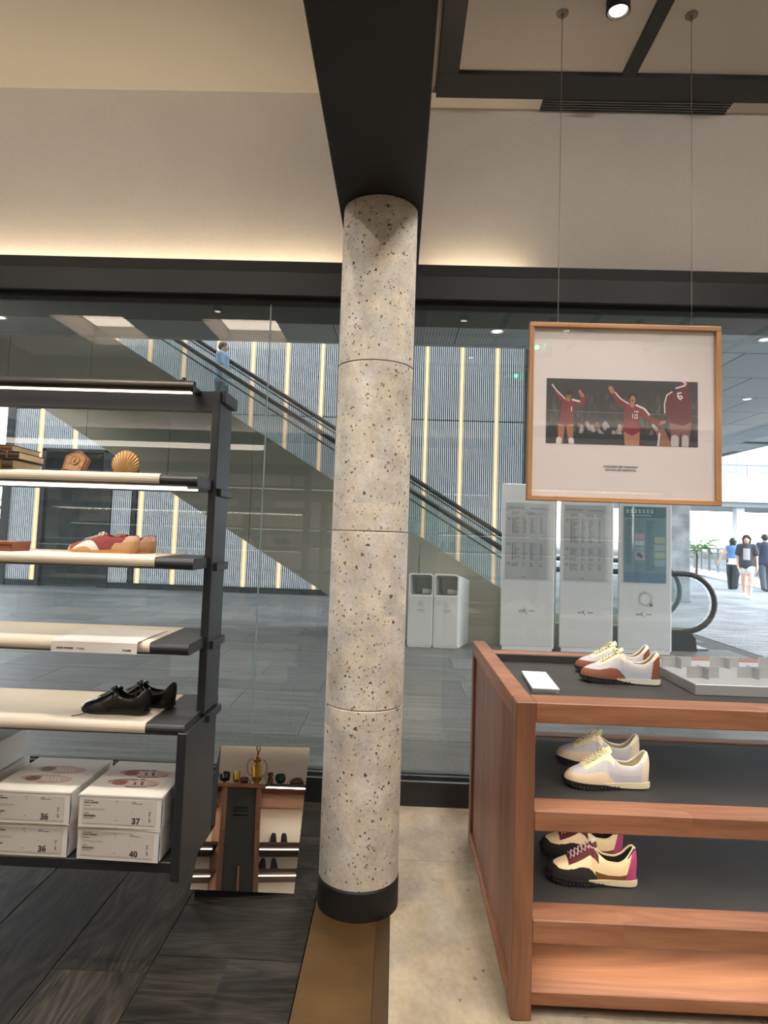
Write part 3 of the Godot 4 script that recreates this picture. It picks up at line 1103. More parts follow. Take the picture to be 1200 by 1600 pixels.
# ------------------------------------------------------------------ shoe boxes
func lid_print(pale: bool) -> ImageTexture:
	var im := Image.create(512, 576, false, Image.FORMAT_RGB8)
	im.fill(rgb(234, 226, 214))
	for k in 2:
		var o := Vector2(80 + (10 if k == 0 else 0), 150 + k * 165)
		var u := func(x: float, y: float) -> Vector2: return o + Vector2(x * 340.0, y * 130.0)
		var base := rgb(226, 190, 178) if pale else rgb(226, 190, 168)
		var dark := rgb(206, 160, 152) if pale else rgb(120, 60, 52)
		var inner := rgb(150, 108, 104) if pale else rgb(198, 110, 92)
		var sole := []
		for i in 40:
			var a := TAU * i / 40.0
			var y := 0.46 * (1.0 - 0.16 * cos(a * 2.0 + 0.5)) if cos(a) < 0.2 else 0.5
			sole.append(u.call(0.5 + 0.5 * cos(a), 0.5 + y * sin(a) * (0.86 if cos(a) < 0 else 1.0)))
		draw_poly(im, sole, base)
		draw_path(im, sole.slice(22, 33), 7, dark)
		draw_path(im, sole.slice(2, 12), 6, dark)
		var mouth := []
		for i in 24:
			var a := TAU * i / 24.0
			mouth.append(u.call(0.25 + 0.15 * cos(a), 0.5 + 0.34 * sin(a)))
		draw_poly(im, mouth, inner)
		draw_path(im, [u.call(0.12, 0.5), u.call(0.2, 0.35), u.call(0.34, 0.52), u.call(0.2, 0.68)], 5, inner.darkened(0.25))
		for i in 5:
			var x := 0.44 + i * 0.07
			draw_path(im, [u.call(x, 0.3), u.call(x + 0.05, 0.7)], 5, rgb(240, 232, 222) if pale else (rgb(60, 50, 46) if i % 2 == 1 else rgb(240, 230, 214)))
		draw_path(im, [u.call(0.4, 0.16), u.call(0.4, 0.84)], 4, rgb(240, 232, 222))
		if not pale:
			draw_path(im, [u.call(0.38, 0.95), u.call(0.5, 0.5), u.call(0.56, -0.02)], 4, rgb(240, 232, 220))
			draw_limb(im, u.call(0.95, 0.3), u.call(0.85, 0.8), 9, 12, rgb(232, 180, 170))
	for i in 7:
		draw_limb(im, Vector2(440 + i * 9, 480 - i * 62), Vector2(458 + i * 8, 450 - i * 60), 8, 8, Color(0.86, 0.84, 0.76))
	return tex(im)

func shoe_box(label: String, size: String, at: Vector3, turn: float, pale: bool, printed := true) -> Node3D:
	var w := 0.247
	var h := 0.0935
	var d := 0.283
	var o := thing("shoe_box", label, "shoe box", at, turn, "shoe boxes on the low shelf")
	var s := mb()
	span(s, Vector3(-w / 2 + 0.002, 0, -d + 0.002), Vector3(w / 2 - 0.002, h - 0.004, -0.0005), 0.0006)
	obj("tray", s, M.card, o)
	s = mb()
	span(s, Vector3(-w / 2, h - 0.006, -d), Vector3(w / 2, h, 0.001), 0.0008)
	for sg in [-1.0, 1.0]:        # the lid's sides stop short of the front, where the lining shows
		prism(s, [Vector2(-d, h), Vector2(-d, 0.004), Vector2(-0.006, 0.004), Vector2(-0.009, h * 0.5), Vector2(0.0, h - 0.004)], Vector3(sg * w / 2 - 0.001, 0, 0), Vector3.BACK, Vector3.UP, Vector3(0.002, 0, 0))
	obj("lid", s, M.card, o)
	s = mb()
	for sg in [-1.0, 1.0]:
		span(s, Vector3(sg * (w / 2 - 0.0025), 0.003, -0.016), Vector3(sg * (w / 2 - 0.0012), h - 0.006, -0.001), 0.0)
	obj("lining", s, M.card_inside, o)
	s = mb()
	span(s, Vector3(-w / 2 + 0.012, 0.012, 0.0), Vector3(w / 2 - 0.018, h - 0.012, 0.0008), 0.0)
	obj("label_sticker", s, M.card_label, o)
	if printed:
		var m: Material = M.lid_pale if pale else M.lid_red
		s = mb()
		card(s, Vector3(-w / 2 + 0.002, h + 0.0004, -d + 0.002), Vector3(w - 0.004, 0, 0), Vector3(0, 0, d - 0.004), Vector3.UP)
		obj("printed_top", s, m, o)
	var z := 0.001
	words(size, 0.0165, Vector3(0.036, 0.0225, z), M.ink, o, true, Basis(), HORIZONTAL_ALIGNMENT_LEFT, "size_number")
	words("ZEPHYR TRAINING", 0.0028, Vector3(-0.106, 0.071, z), M.ink, o, true)
	words("1", 0.0055, Vector3(-0.009, 0.068, z), M.ink, o)
	s = mb()
	var bars := [[-0.106, 0.076, 0.027], [-0.106, 0.0615, 0.02], [-0.106, 0.0395, 0.016], [0.034, 0.071, 0.032], [0.034, 0.075, 0.014], [-0.014, 0.0755, 0.009], [-0.012, 0.022, 0.006], [-0.106, 0.026, 0.028], [0.033, 0.0455, 0.003]]
	for b in bars:
		quad(s, Vector3(b[0], b[1], z), Vector3(b[0] + b[2], b[1], z), Vector3(b[0] + b[2], b[1] + 0.0014, z), Vector3(b[0], b[1] + 0.0014, z), Vector3.BACK)
	for k in 26:      # bar code
		var x0 := -0.106 + k * 0.00138
		quad(s, Vector3(x0, 0.0305, z), Vector3(x0 + (0.0011 if k % 3 else 0.0006), 0.0305, z), Vector3(x0 + (0.0011 if k % 3 else 0.0006), 0.036, z), Vector3(x0, 0.036, z), Vector3.BACK)
	for k in 7:       # size table
		var y0 := 0.022 + k * 0.0042
		if k == 3:
			continue
		quad(s, Vector3(0.086, y0, z), Vector3(0.086 + [0.006, 0.005, 0.003][k % 3], y0, z), Vector3(0.086 + [0.006, 0.005, 0.003][k % 3], y0 + 0.0022, z), Vector3(0.086, y0 + 0.0022, z), Vector3.BACK)
	obj("small_print", s, M.ink, o).set_meta("kind", "stuff")
	s = mb()
	quad(s, Vector3(-0.106, 0.049, z), Vector3(-0.044, 0.049, z), Vector3(-0.044, 0.055, z), Vector3(-0.106, 0.055, z), Vector3.BACK)
	obj("grey_bar", s, mat(rgb(182, 177, 172), 0.7), o)
	nest(o, ["size_number", "lettering", "small_print", "grey_bar"], "label_sticker")
	nest(o, ["printed_top"], "lid")
	return o

func build_boxes() -> void:
	M.lid_pale = mat(Color.WHITE, 0.6)
	M.lid_pale.albedo_texture = lid_print(true)
	M.lid_red = mat(Color.WHITE, 0.6)
	M.lid_red.albedo_texture = lid_print(false)
	var y := 0.3195
	var h := 0.0945
	shoe_box("white shoe box marked 40, under the box marked 37", "40", Vector3(-0.788, y, -1.978), -0.035, false)
	shoe_box("white shoe box marked 37 with red and brown shoes printed on its lid", "37", Vector3(-0.785, y + h, -1.972), 0.0, false)
	shoe_box("white shoe box marked 36 underneath another box marked 36", "36", Vector3(-1.062, y, -1.985), -0.01, true)
	shoe_box("white shoe box marked 36 on top, pale pink shoes printed on its lid", "36", Vector3(-1.058, y + h, -1.978), 0.0, true)
	shoe_box("plain white shoe box at the bottom of the leftmost stack", "38", Vector3(-1.35, y, -1.98), 0.0, true)
	shoe_box("plain white shoe box in the middle of the leftmost stack", "38", Vector3(-1.345, y + h, -1.985), 0.0, true, false)
	var o := shoe_box("white shoe box with a red dot topmost on the leftmost stack", "38", Vector3(-1.355, y + h * 2, -1.98), 0.02, true, false)
	var s := mb()
	cyl(s, Vector3(0.1236, 0.045, -0.115), Vector3(0.1248, 0.045, -0.115), 0.011, 0.011, 20)
	obj("red_dot", s, mat(rgb(128, 34, 32), 0.6), o)

# ------------------------------------------------------------------ the mirror on the floor
func build_mirror() -> void:
	var o := thing("floor_mirror", "frameless shoe mirror tilted back on the dark floor beside the column", "mirror", Vector3(0, 0, 0))
	var bl := Vector3(-0.686, 0.036, -2.385)
	var br := Vector3(-0.330, 0.004, -2.448)
	var tl := Vector3(-0.646, 0.476, -2.553)
	var tr := Vector3(-0.315, 0.461, -2.619)
	var n := (br - bl).cross(tl - bl).normalized()
	var s := mb()
	quad(s, bl, br, tr, tl, n)
	obj("mirror_glass", s, M.mirror, o)
	s = mb()
	var e := n * -0.006
	var f := n * -0.0003
	quad(s, bl + e, br + e, tr + e, tl + e, -n)
	for q in [[bl, br], [br, tr], [tr, tl], [tl, bl]]:
		var side: Vector3 = (q[1] - q[0]).cross(n)
		quad(s, q[0] + f, q[1] + f, q[1] + e, q[0] + e, side.normalized())
	obj("glass_edge", s, M.aluminium, o)
	s = mb()
	var back := n * -0.022
	var a := (bl + br) * 0.5
	var u := (tl - bl).normalized()
	for sg in [-1.0, 1.0]:
		var b0: Vector3 = a + (br - bl).normalized() * 0.13 * sg
		tube(s, [b0 + e + back * 0.6, b0 + u * 0.36 + e + back * 0.6], 0.008, 8)
		tube(s, [b0 + u * 0.34 + e + back * 0.6, Vector3(b0.x, 0.008, b0.z - 0.27)], 0.007, 8)
	var fd := (br - bl).normalized() * 0.13
	tube(s, [Vector3(a.x - fd.x, 0.008, a.z - fd.z - 0.27), Vector3(a.x + fd.x, 0.008, a.z + fd.z - 0.27)], 0.007, 8)
	obj("stand", s, M.black_frame, o)
	s = mb()
	T = Transform3D(Basis(Vector3.UP, 0.175), Vector3(-0.508, 0, -2.436))
	prism(s, [Vector2(-0.17, 0.0), Vector2(0.17, 0.0), Vector2(0.17, 0.002), Vector2(-0.17, 0.028)], Vector3(0, 0, -0.015), Vector3.RIGHT, Vector3.UP, Vector3(0, 0, 0.02))
	T = Transform3D.IDENTITY
	obj("foot", s, M.black, o)

# ------------------------------------------------------------------ the wooden display table on the right
func build_table() -> void:
	var o := thing("display_table", "three tier cherry wood display table with black inset shelves before the right window", "display table")
	var x0 := 0.345
	var x1 := 2.1
	for e in 2:
		var a := x0 if e == 0 else x1 - 0.055
		var b := a + 0.055
		var s := mb()
		span(s, Vector3(a, 0, -1.88), Vector3(b, 0.842, -1.945), 0.003)
		obj("post", s, M.wood_up, o)
		s = mb()
		span(s, Vector3(a, 0, -2.90), Vector3(b, 0.842, -2.96), 0.003)
		obj("post", s, M.wood_up, o)
		s = mb()
		span(s, Vector3(a, 0.788, -1.945), Vector3(b, 0.842, -2.90), 0.002)
		obj("top_rail", s, M.wood_long, o)
		s = mb()
		span(s, Vector3(a, 0.012, -1.945), Vector3(b, 0.05, -2.90), 0.002)
		obj("bottom_rail", s, M.wood_long, o)
		for k in 4:
			var za := -1.945 - k * 0.23875
			s = mb()
			span(s, Vector3(a + 0.012, 0.05, za - 0.0006), Vector3(b - 0.012, 0.788, za - 0.2381), 0.0015)
			var m: StandardMaterial3D = M.wood_up.duplicate()
			m.uv1_offset = Vector3(0.17 * k, 0.31 * k, 0.43 * k + 0.11)
			m.albedo_color = Color.WHITE * [0.94, 1.0, 0.9, 0.97][k]
			m.albedo_color.a = 1.0
			obj("side_board", s, m, o)
	var ia := x0 + 0.055
	var ib := x1 - 0.055
	for r in [[0.786, 0.842], [0.495, 0.550], [0.200, 0.262]]:
		var s := mb()
		span(s, Vector3(ia, r[0], -1.882), Vector3(ib, r[1], -1.975), 0.003)
		var m: StandardMaterial3D = M.wood.duplicate()
		m.uv1_offset = Vector3(r[0] * 3.0, r[0] * 5.0, r[1] * 2.0)
		obj("front_rail", s, m, o)
	for r in [[0.78, 0.838, -2.70, -2.765], [0.49, 0.549, -2.59, -2.65], [0.196, 0.260, -2.59, -2.65]]:
		var s := mb()
		span(s, Vector3(ia, r[0], r[2]), Vector3(ib, r[1], r[3]), 0.003)
		obj("back_rail", s, M.wood, o)
	var t := mb()
	span(t, Vector3(ia, 0.792, -1.975), Vector3(ib, 0.806, -2.70), 0.001)
	span(t, Vector3(ia, 0.806, -2.685), Vector3(ib, 0.834, -2.70), 0.001)
	span(t, Vector3(ia, 0.806, -1.975), Vector3(ia + 0.008, 0.834, -2.685), 0.001)
	obj("tray_lining", t, M.rubber_mat, o)
	for y in [0.788, 0.497, 0.202]:         # unseen lamps added behind the rails to brighten the shelf below
		t = mb()
		span(t, Vector3(ia + 0.02, y, -1.988), Vector3(ib - 0.02, y + 0.006, -1.977), 0.001)
		obj("light_strip", t, M.lamp_soft, o)
		panel_light(o, Vector3((ia + ib) * 0.5, y - 0.003, -1.985), Vector2(1.55, 0.012), Vector3(0, -1, -0.35 if y > 0.3 else 0.25), 0.36)
	for y in [0.545, 0.257]:
		t = mb()
		span(t, Vector3(ia, y - 0.016, -1.975), Vector3(ib, y, -2.59), 0.001)
		obj("shelf_inlay", t, M.rubber_mat, o)
	t = mb()
	span(t, Vector3(ia, 0.028, -1.90), Vector3(ib, 0.066, -2.62), 0.003)
	obj("base_board", t, M.plywood, o)
	t = mb()
	span(t, Vector3(ia, 0.0, -1.97), Vector3(ib, 0.03, -2.55), 0.002)
	obj("plinth", t, M.black_matt, o)

	# slotted aluminium tray with cross shaped dividers
	var g := thing("display_tray", "brushed aluminium block with slots on the table's top tier", "display tray", Vector3(0, 0.806, 0))
	t = mb()
	span(t, Vector3(0.985, 0.0, -2.21), Vector3(1.98, 0.036, -2.66), 0.002)
	obj("plate", t, M.aluminium_soft, g)
	var places := [Vector3(1.045, 0, -2.50), Vector3(1.06, 0, -2.32), Vector3(1.235, 0, -2.53), Vector3(1.245, 0, -2.35), Vector3(1.43, 0, -2.56), Vector3(1.44, 0, -2.38)]
	var where := ["at the back left of the slotted tray", "at the front left of the slotted tray", "second from the left in the tray's back row", "second from the left in the tray's front row", "at the back near the picture's right edge", "at the front near the picture's right edge"]
	for i in 6:
		var d := thing("divider", "small metal cross shaped stand " + where[i], "stand", places[i] + Vector3(0, 0.842, 0), 0.12, "cross shaped stands on the tray")
		t = mb()
		span(t, Vector3(-0.058, 0, -0.0012), Vector3(0.058, 0.038, 0.0012), 0.0005)
		obj("plate", t, M.aluminium_soft, d)
		t = mb()
		span(t, Vector3(-0.0012, 0, -0.035), Vector3(0.0012, 0.038, -0.0012), 0.0005)
		span(t, Vector3(-0.0012, 0, 0.0012), Vector3(0.0012, 0.038, 0.035), 0.0005)
		obj("cross_plate", t, M.aluminium_soft, d)
	# acrylic block with a white card
	g = thing("card_block", "white card on a clear acrylic block at the table's near corner", "card holder", Vector3(0.497, 0.806, -2.29), -0.06)
	t = mb()
	span(t, Vector3(-0.043, 0, -0.135), Vector3(0.043, 0.012, 0.135), 0.002)
	obj("acrylic_block", t, M.acrylic, g)
	t = mb()
	span(t, Vector3(-0.043, 0.012, -0.135), Vector3(0.043, 0.0155, 0.135), 0.0008)
	obj("card", t, M.paper, g)
	t = mb()
	for k in 9:
		span(t, Vector3(-0.036, 0.0155, -0.11 + k * 0.026), Vector3(0.03, 0.0158, -0.1085 + k * 0.026), 0.0)
	obj("ruled_line", t, mat(rgb(206, 200, 194), 0.7), g)

# ------------------------------------------------------------------ shoes
const RUN := {
	"L": 0.262,
	"W": [Vector2(0, 0), Vector2(0.006, 0.012), Vector2(0.02, 0.02), Vector2(0.06, 0.031), Vector2(0.13, 0.040), Vector2(0.24, 0.0465), Vector2(0.36, 0.047), Vector2(0.5, 0.041), Vector2(0.65, 0.036), Vector2(0.8, 0.035), Vector2(0.9, 0.0325), Vector2(0.96, 0.026), Vector2(0.985, 0.018), Vector2(0.996, 0.01), Vector2(1, 0)],
	"T": [Vector2(0, 0.026), Vector2(0.02, 0.036), Vector2(0.06, 0.046), Vector2(0.12, 0.054), Vector2(0.2, 0.062), Vector2(0.3, 0.075), Vector2(0.4, 0.091), Vector2(0.47, 0.102), Vector2(0.51, 0.101), Vector2(0.58, 0.082), Vector2(0.68, 0.067), Vector2(0.78, 0.065), Vector2(0.87, 0.076), Vector2(0.94, 0.098), Vector2(0.98, 0.108), Vector2(1, 0.104)],
	"H": [Vector2(0, 0.022), Vector2(0.1, 0.018), Vector2(0.3, 0.018), Vector2(0.5, 0.019), Vector2(0.75, 0.020), Vector2(0.94, 0.021), Vector2(1, 0.018)],
	"B": [Vector2(0, 0.013), Vector2(0.1, 0.004), Vector2(0.22, 0.0), Vector2(0.93, 0.0), Vector2(1, 0.006)],
	"C": [Vector2(0, 0), Vector2(0.47, 0), Vector2(0.5, 0.012), Vector2(0.56, 0.021), Vector2(0.66, 0.026), Vector2(0.8, 0.025), Vector2(0.9, 0.021), Vector2(0.96, 0.013), Vector2(0.99, 0.004), Vector2(1, 0)],
	"G": [Vector2(0, 0.024), Vector2(0.3, 0.0182), Vector2(0.42, 0.0165), Vector2(0.55, 0.009), Vector2(0.7, 0.004), Vector2(1, 0.003)],
}
const MUD := [Vector2(0, 1.0), Vector2(0.04, 1.0), Vector2(0.06, 0.82), Vector2(0.12, 0.56), Vector2(0.22, 0.42), Vector2(0.36, 0.36), Vector2(0.46, 0.24), Vector2(0.54, 0.08), Vector2(0.57, 0.0)]
const MUD_BLACK := [Vector2(0, 1.0), Vector2(0.06, 1.0), Vector2(0.075, 0.8), Vector2(0.12, 0.5), Vector2(0.22, 0.4), Vector2(0.36, 0.36), Vector2(0.46, 0.24), Vector2(0.53, 0.08), Vector2(0.56, 0.0)]

func zone(kind: String, s: float, v: float) -> String:
	if kind == "runner":
		if s < 0.57 and v < cv(MUD, s):
			return "toe_guard"
		if s > 0.895 and v > 0.7 or s > 0.86 and v > 0.93:
			return "heel_tab"
		if s > 0.875 + 0.05 * v:
			return "heel_counter"
		if s > 0.2 and v > (0.62 - 0.1 * smoothstep(0.42, 0.56, s) if s < 0.56 else 2.0) and s > 0.2 + 0.05 * (1.0 - v):
			return "eyestay"
		if s > 0.5 and s <= 0.9 and v < 0.3:
			return "side_stripe"
		return "upper"
	if kind == "trail":
		if s < 0.57 and v < cv(MUD_BLACK, s):
			return "toe_guard"
		if s > 0.9 and v > 0.8:
			return "heel_tab"
		if s > 0.86 + 0.10 * v:
			return "heel_counter"
		if s > 0.22 and s < 0.56 and v > 0.58 - 0.12 * smoothstep(0.45, 0.56, s):
			return "eyestay"
		if s > 0.52 and v < 0.2:
			return "side_stripe"
		return "upper"
	if kind == "red":
		if s > 0.84 and v > 0.82:
			return "heel_tab"
		if s > 0.74 + 0.16 * v and v > 0.42:
			return "heel_counter"
		if s > 0.66 + 0.3 * v * v and v < 0.42:
			return "gum_wrap"
		if s < 0.05 or s < 0.5 and v < 0.34 * sin(clampf((s - 0.08) / 0.34, 0.0, 1.0) * PI) * 0.7:
			return "gum_wrap"
		if s > 0.08 and s < 0.5 and v < 0.62 * sin(clampf((s - 0.08) / 0.42, 0.0, 1.0) * PI) and s > 0.1:
			return "side_stripe"
		if s > 0.2 and s < 0.5 and v > 0.78:
			return "eyestay"
		return "upper"
	# black leather
	if s < 0.5 and v < 0.42 * sin(clampf((s - 0.07) / 0.4, 0.0, 1.0) * PI) and s > 0.08:
		return "side_stripe"
	if s > 0.87 and v > 0.2:
		return "heel_counter"
	if s > 0.24 and s < 0.55 and v > 0.72:
		return "eyestay"
	return "upper"

func upper_at(p: Dictionary, s: float, v: float, sd: float, grow := 0.0) -> Vector3:
	var w := cv(p.W, s)
	var c := cv(p.C, s)
	var h := cv(p.H, s)
	var t := cv(p.T, s)
	var a := v * PI * 0.5
	var z := c + (w - c) * pow(maxf(cos(a), 0.0), 0.78)
	var y := h - 0.004 + (t - h + 0.004) * pow(sin(a), 0.92)
	var x: float = (s - 0.5) * p.L + 0.004 * sin(PI * minf(v * 1.1, 1.0)) * smoothstep(0.85, 1.0, s)
	return Vector3(x, y * (p.L / 0.262), sd * z * (p.L / 0.262) - 0.006 * sin(s * PI) * p.side) + Vector3.UP * grow

func shoe(called_label: String, group: String, at: Vector3, turn: float, kind: String, L: float, side: float, cols: Dictionary, low := 1.0) -> Node3D:
	var p := RUN.duplicate()
	p.L = L
	p.side = side
	if kind == "red" or kind == "black":
		var t2 := []
		var lift := 0.008 if kind == "red" else 0.0
		for q in RUN.T:
			t2.append(Vector2(q.x, q.y * (0.92 if q.x < 0.6 else 1.0) * low + lift))
		p.T = t2
		if kind == "red":
			p.T = [Vector2(0, 0.020), Vector2(0.03, 0.028), Vector2(0.1, 0.036), Vector2(0.2, 0.044), Vector2(0.35, 0.056), Vector2(0.47, 0.066), Vector2(0.53, 0.067), Vector2(0.6, 0.060), Vector2(0.7, 0.055), Vector2(0.82, 0.057), Vector2(0.92, 0.066), Vector2(1, 0.066)]
		p.H = [Vector2(0, 0.016), Vector2(0.1, 0.01), Vector2(0.4, 0.009), Vector2(0.7, 0.013), Vector2(1, 0.015)]
		p.B = [Vector2(0, 0.008), Vector2(0.1, 0.002), Vector2(0.22, 0.0), Vector2(0.93, 0.0), Vector2(1, 0.005)]
		p.G = p.H
	var f: float = L / 0.262
	var o := thing("shoe", called_label, "shoe", at, turn, group)
	var ns := 140 if L > 0.2 and at.z < 0.0 else 48
	var nv := 40 if at.z < 0.0 else 14
	var tools := {}
	var ss := []
	for i in ns + 1:
		var t := float(i) / ns
		ss.append(lerpf(t, 0.5 - 0.5 * cos(PI * t), 0.75))
	for sd in [-1.0, 1.0]:
		var pos := []
		for i in ns + 1:
			var l := []
			for j in nv + 1:
				l.append(upper_at(p, ss[i], float(j) / nv, sd))
			pos.append(l)
		var nor := []
		for i in ns + 1:
			var l := []
			for j in nv + 1:
				var a: Vector3 = pos[mini(i + 1, ns)][j] - pos[maxi(i - 1, 0)][j]
				var b: Vector3 = pos[i][mini(j + 1, nv)] - pos[i][maxi(j - 1, 0)]
				var n := a.cross(b).normalized()
				if n.length() < 0.5:
					n = Vector3(-1 if ss[i] < 0.5 else 1, 0.2, 0).normalized()
				var out := Vector3((ss[i] - 0.5) * 0.5, 0.12, sd * 0.4)
				l.append(n if n.dot(out) >= 0.0 else -n)
			nor.append(l)
		for i in ns:
			for j in nv:
				var z := zone(kind, (ss[i] + ss[i + 1]) * 0.5, (j + 0.5) / nv)
				if z in ["side_stripe", "gum_wrap"]:
					z += "+" if sd > 0.0 else "-"
				if not tools.has(z):
					tools[z] = mb()
				# overlays stand a little proud of the cloth
				var up := 0.0 if z == "upper" else 0.0009
				var q := [[i, j], [i + 1, j], [i + 1, j + 1], [i, j + 1]]
				var pp := []
				var nn := []
				for c in q:
					nn.append(nor[c[0]][c[1]])
					pp.append(pos[c[0]][c[1]] + nor[c[0]][c[1]] * up)
				squad(tools[z], pp, nn, [])
	for z in tools:
		var nm: String = z.trim_suffix("+").trim_suffix("-")
		obj(nm, tools[z], cols.get(nm, cols.upper), o)
	# lining and insole
	var s := mb()
	for sd in [-1.0, 1.0]:
		var rows := []
		for i in 26:
			var t := lerpf(0.475, 0.998, i / 25.0)
			var l := []
			var top := upper_at(p, t, 1.0, sd)
			var w := cv(p.W, t) * f * 0.82
			for j in 7:
				var v := j / 6.0
				var z := lerpf(absf(top.z + 0.006 * sin(t * PI) * side), w, pow(v, 0.6))
				l.append(Vector3(top.x - 0.0015 * smoothstep(0.9, 1.0, t), lerpf(top.y, (cv(p.H, t) + 0.012) * f, v), sd * z * 0.97 - 0.006 * sin(t * PI) * side))
			rows.append(l)
		sheet(s, rows, Vector3(0, 0.3, -sd))
	var ins := []
	for i in 20:
		var t := lerpf(0.3, 0.995, i / 19.0)
		var w := cv(p.W, t) * f * 0.85
		var zc := -0.006 * sin(t * PI) * side
		ins.append([Vector3((t - 0.5) * L, (cv(p.H, t) + 0.012) * f, zc - w), Vector3((t - 0.5) * L, (cv(p.H, t) + 0.012) * f, zc + w)])
	sheet(s, ins, Vector3.UP)
	obj("lining", s, cols.lining, o)
	# padded collar
	s = mb()
	var edge := []
	for sd in [-1.0, 1.0]:
		for i in 25:
			var t := lerpf(0.51, 0.996, i / 24.0) if sd < 0 else lerpf(0.996, 0.51, i / 24.0)
			edge.append(upper_at(p, t, 1.0, sd))
	tube(s, edge, (0.0032 if kind != "black" else 0.0016) * f, 8)
	obj("collar", s, cols.collar, o)
	# tongue
	s = mb()
	var a := []
	var b := []
	for i in 9:
		var t := lerpf(0.36, 0.545, i / 8.0)
		var y := cv([Vector2(0.36, 0.087), Vector2(0.46, 0.104), Vector2(0.5, 0.113), Vector2(0.545, 0.120)], t) * low * (1.0 if kind in ["runner", "trail"] else 0.93)
		var la := []
		var lb := []
		for j in 9:
			var z := lerpf(-1, 1, j / 8.0)
			var w := lerpf(0.014, 0.020, (t - 0.36) / 0.185) * (1.0 if i < 8 else 0.86)
			var dy := 0.009 * z * z
			la.append(Vector3((t - 0.5) * L, (y - dy) * f, z * w * f - 0.006 * side))
			lb.append(Vector3((t - 0.5) * L + 0.004, (y - dy - 0.005) * f, z * w * 0.94 * f - 0.006 * side))
		a.append(la)
		b.append(lb)
	sheet(s, a, Vector3(-0.3, 1, 0))
	sheet(s, b, Vector3(0.3, -1, 0))
	sheet(s, [a[8], b[8]], Vector3(1, 0.4, 0))
	obj("tongue", s, cols.tongue, o)
	if cols.has("tongue_label"):
		s = mb()
		T = Transform3D(Basis(Vector3.BACK, 0.62), Vector3((0.525 - 0.5) * L, 0.1185 * f * low, -0.006 * side))
		box(s, Vector3.ZERO, Vector3(0.016, 0.0015, 0.026), 0.0005)
		T = Transform3D.IDENTITY
		obj("tongue_label", s, cols.tongue_label, o)
	# laces
	s = mb()
	for k in 6:
		var t := 0.25 + k * 0.042
		for sd in [-1.0, 1.0]:
			var pts := []
			for m in 7:
				var v := m / 6.0
				var st := t + v * 0.036
				var hv := 0.80 + 0.2 * sin(PI * v)
				var q := upper_at(p, st, minf(hv, 1.0), 1.0)
				var zc := -0.006 * sin(st * PI) * side
				q.z = zc + sd * lerpf(-1.0, 1.0, v) * 0.021 * f
				q.y = upper_at(p, st, lerpf(1.0, 0.86, absf(v - 0.5) * 2.0), 1.0).y + 0.0035
				pts.append(q)
			tube(s, pts, 0.0019 * f, 6, 1.0 if kind != "trail" else 0.8)
	if kind != "trail":
		for sd in [-1.0, 1.0]:
			var kn := Vector3((0.475 - 0.5) * L, (cv(p.T, 0.475) + 0.011) * f, -0.006 * side)
			var lp := []
			for m in 11:
				var an := TAU * m / 10.0
				lp.append(kn + Vector3(-0.012 * (1 - cos(an)) * 0.5, -0.006 * (1 - cos(an)) * 0.5 + 0.003 * sin(an), sd * (0.016 * (1 - cos(an)) * 0.5) + 0.004 * sin(an)) * f)
			tube(s, lp, 0.0017 * f, 6)
			tube(s, [kn, kn + Vector3(0.006, -0.004, sd * 0.014) * f, kn + Vector3(0.004, -0.016, sd * 0.022) * f, kn + Vector3(-0.002, -0.026, sd * 0.026) * f], 0.0016 * f, 6)
		ball(s, Vector3((0.475 - 0.5) * L, (cv(p.T, 0.475) + 0.011) * f, -0.006 * side), Vector3.ONE * 0.0045 * f, 8)
	if kind == "black":
		tube(s, [Vector3(-0.4 * L, 0.030, 0.03) * f, Vector3(-0.44 * L, 0.006, 0.048) * f, Vector3(-0.5 * L, 0.0018, 0.066) * f, Vector3(-0.60 * L, 0.0016, 0.088) * f], 0.0015, 6)
	obj("laces", s, cols.lace, o)
	# soles: outsole under the forefoot, wedge under the heel
	for part in ["outsole", "midsole"]:
		s = mb()
		var n := 56
		var prev := []
		var s0 := 0.0 if part == "outsole" else 0.44
		for i in n + 1:
			var tt := float(i) / n
			var t := lerpf(s0, 1.0, lerpf(tt, 0.5 - 0.5 * cos(PI * tt), 0.8))
			var ex := 1.07 if part == "outsole" else 1.06
			var lo := cv(p.B, t)
			var mid := maxf(cv(p.G, t), lo + 0.0015)
			var hi := cv(p.H, t) + 0.001
			var y0 := lo if part == "outsole" else mid - 0.0005
			var y1 := mid if part == "outsole" else maxf(hi, mid)
			if kind == "red" or kind == "black":
				y1 = hi
				if part == "midsole":
					y1 = y0 + 0.0001
			var w := cv(p.W, t) * ex + 0.0008
			var zc := -0.006 * sin(t * PI) * side
			var x: float = (t - 0.5) * L * 1.018
			if part == "midsole" and t > 0.9:
				x += 0.004 * smoothstep(0.9, 1.0, t)
			prev.append([Vector3(x, y0 * f, zc - w * f * 0.96), Vector3(x, y1 * f, zc - w * f), Vector3(x, y1 * f, zc - w * f * 0.85), Vector3(x, y1 * f, zc + w * f * 0.85), Vector3(x, y1 * f, zc + w * f), Vector3(x, y0 * f, zc + w * f * 0.96)])
		for pr in [[0, 1, Vector3(0, 0, -1)], [1, 2, Vector3.UP], [3, 4, Vector3.UP], [4, 5, Vector3(0, 0, 1)], [5, 0, Vector3.DOWN]]:
			var rows := []
			for q in prev:
				rows.append([q[pr[0]], q[pr[1]]])
			var tipped: Vector3 = pr[2]
			sheet(s, rows, tipped)
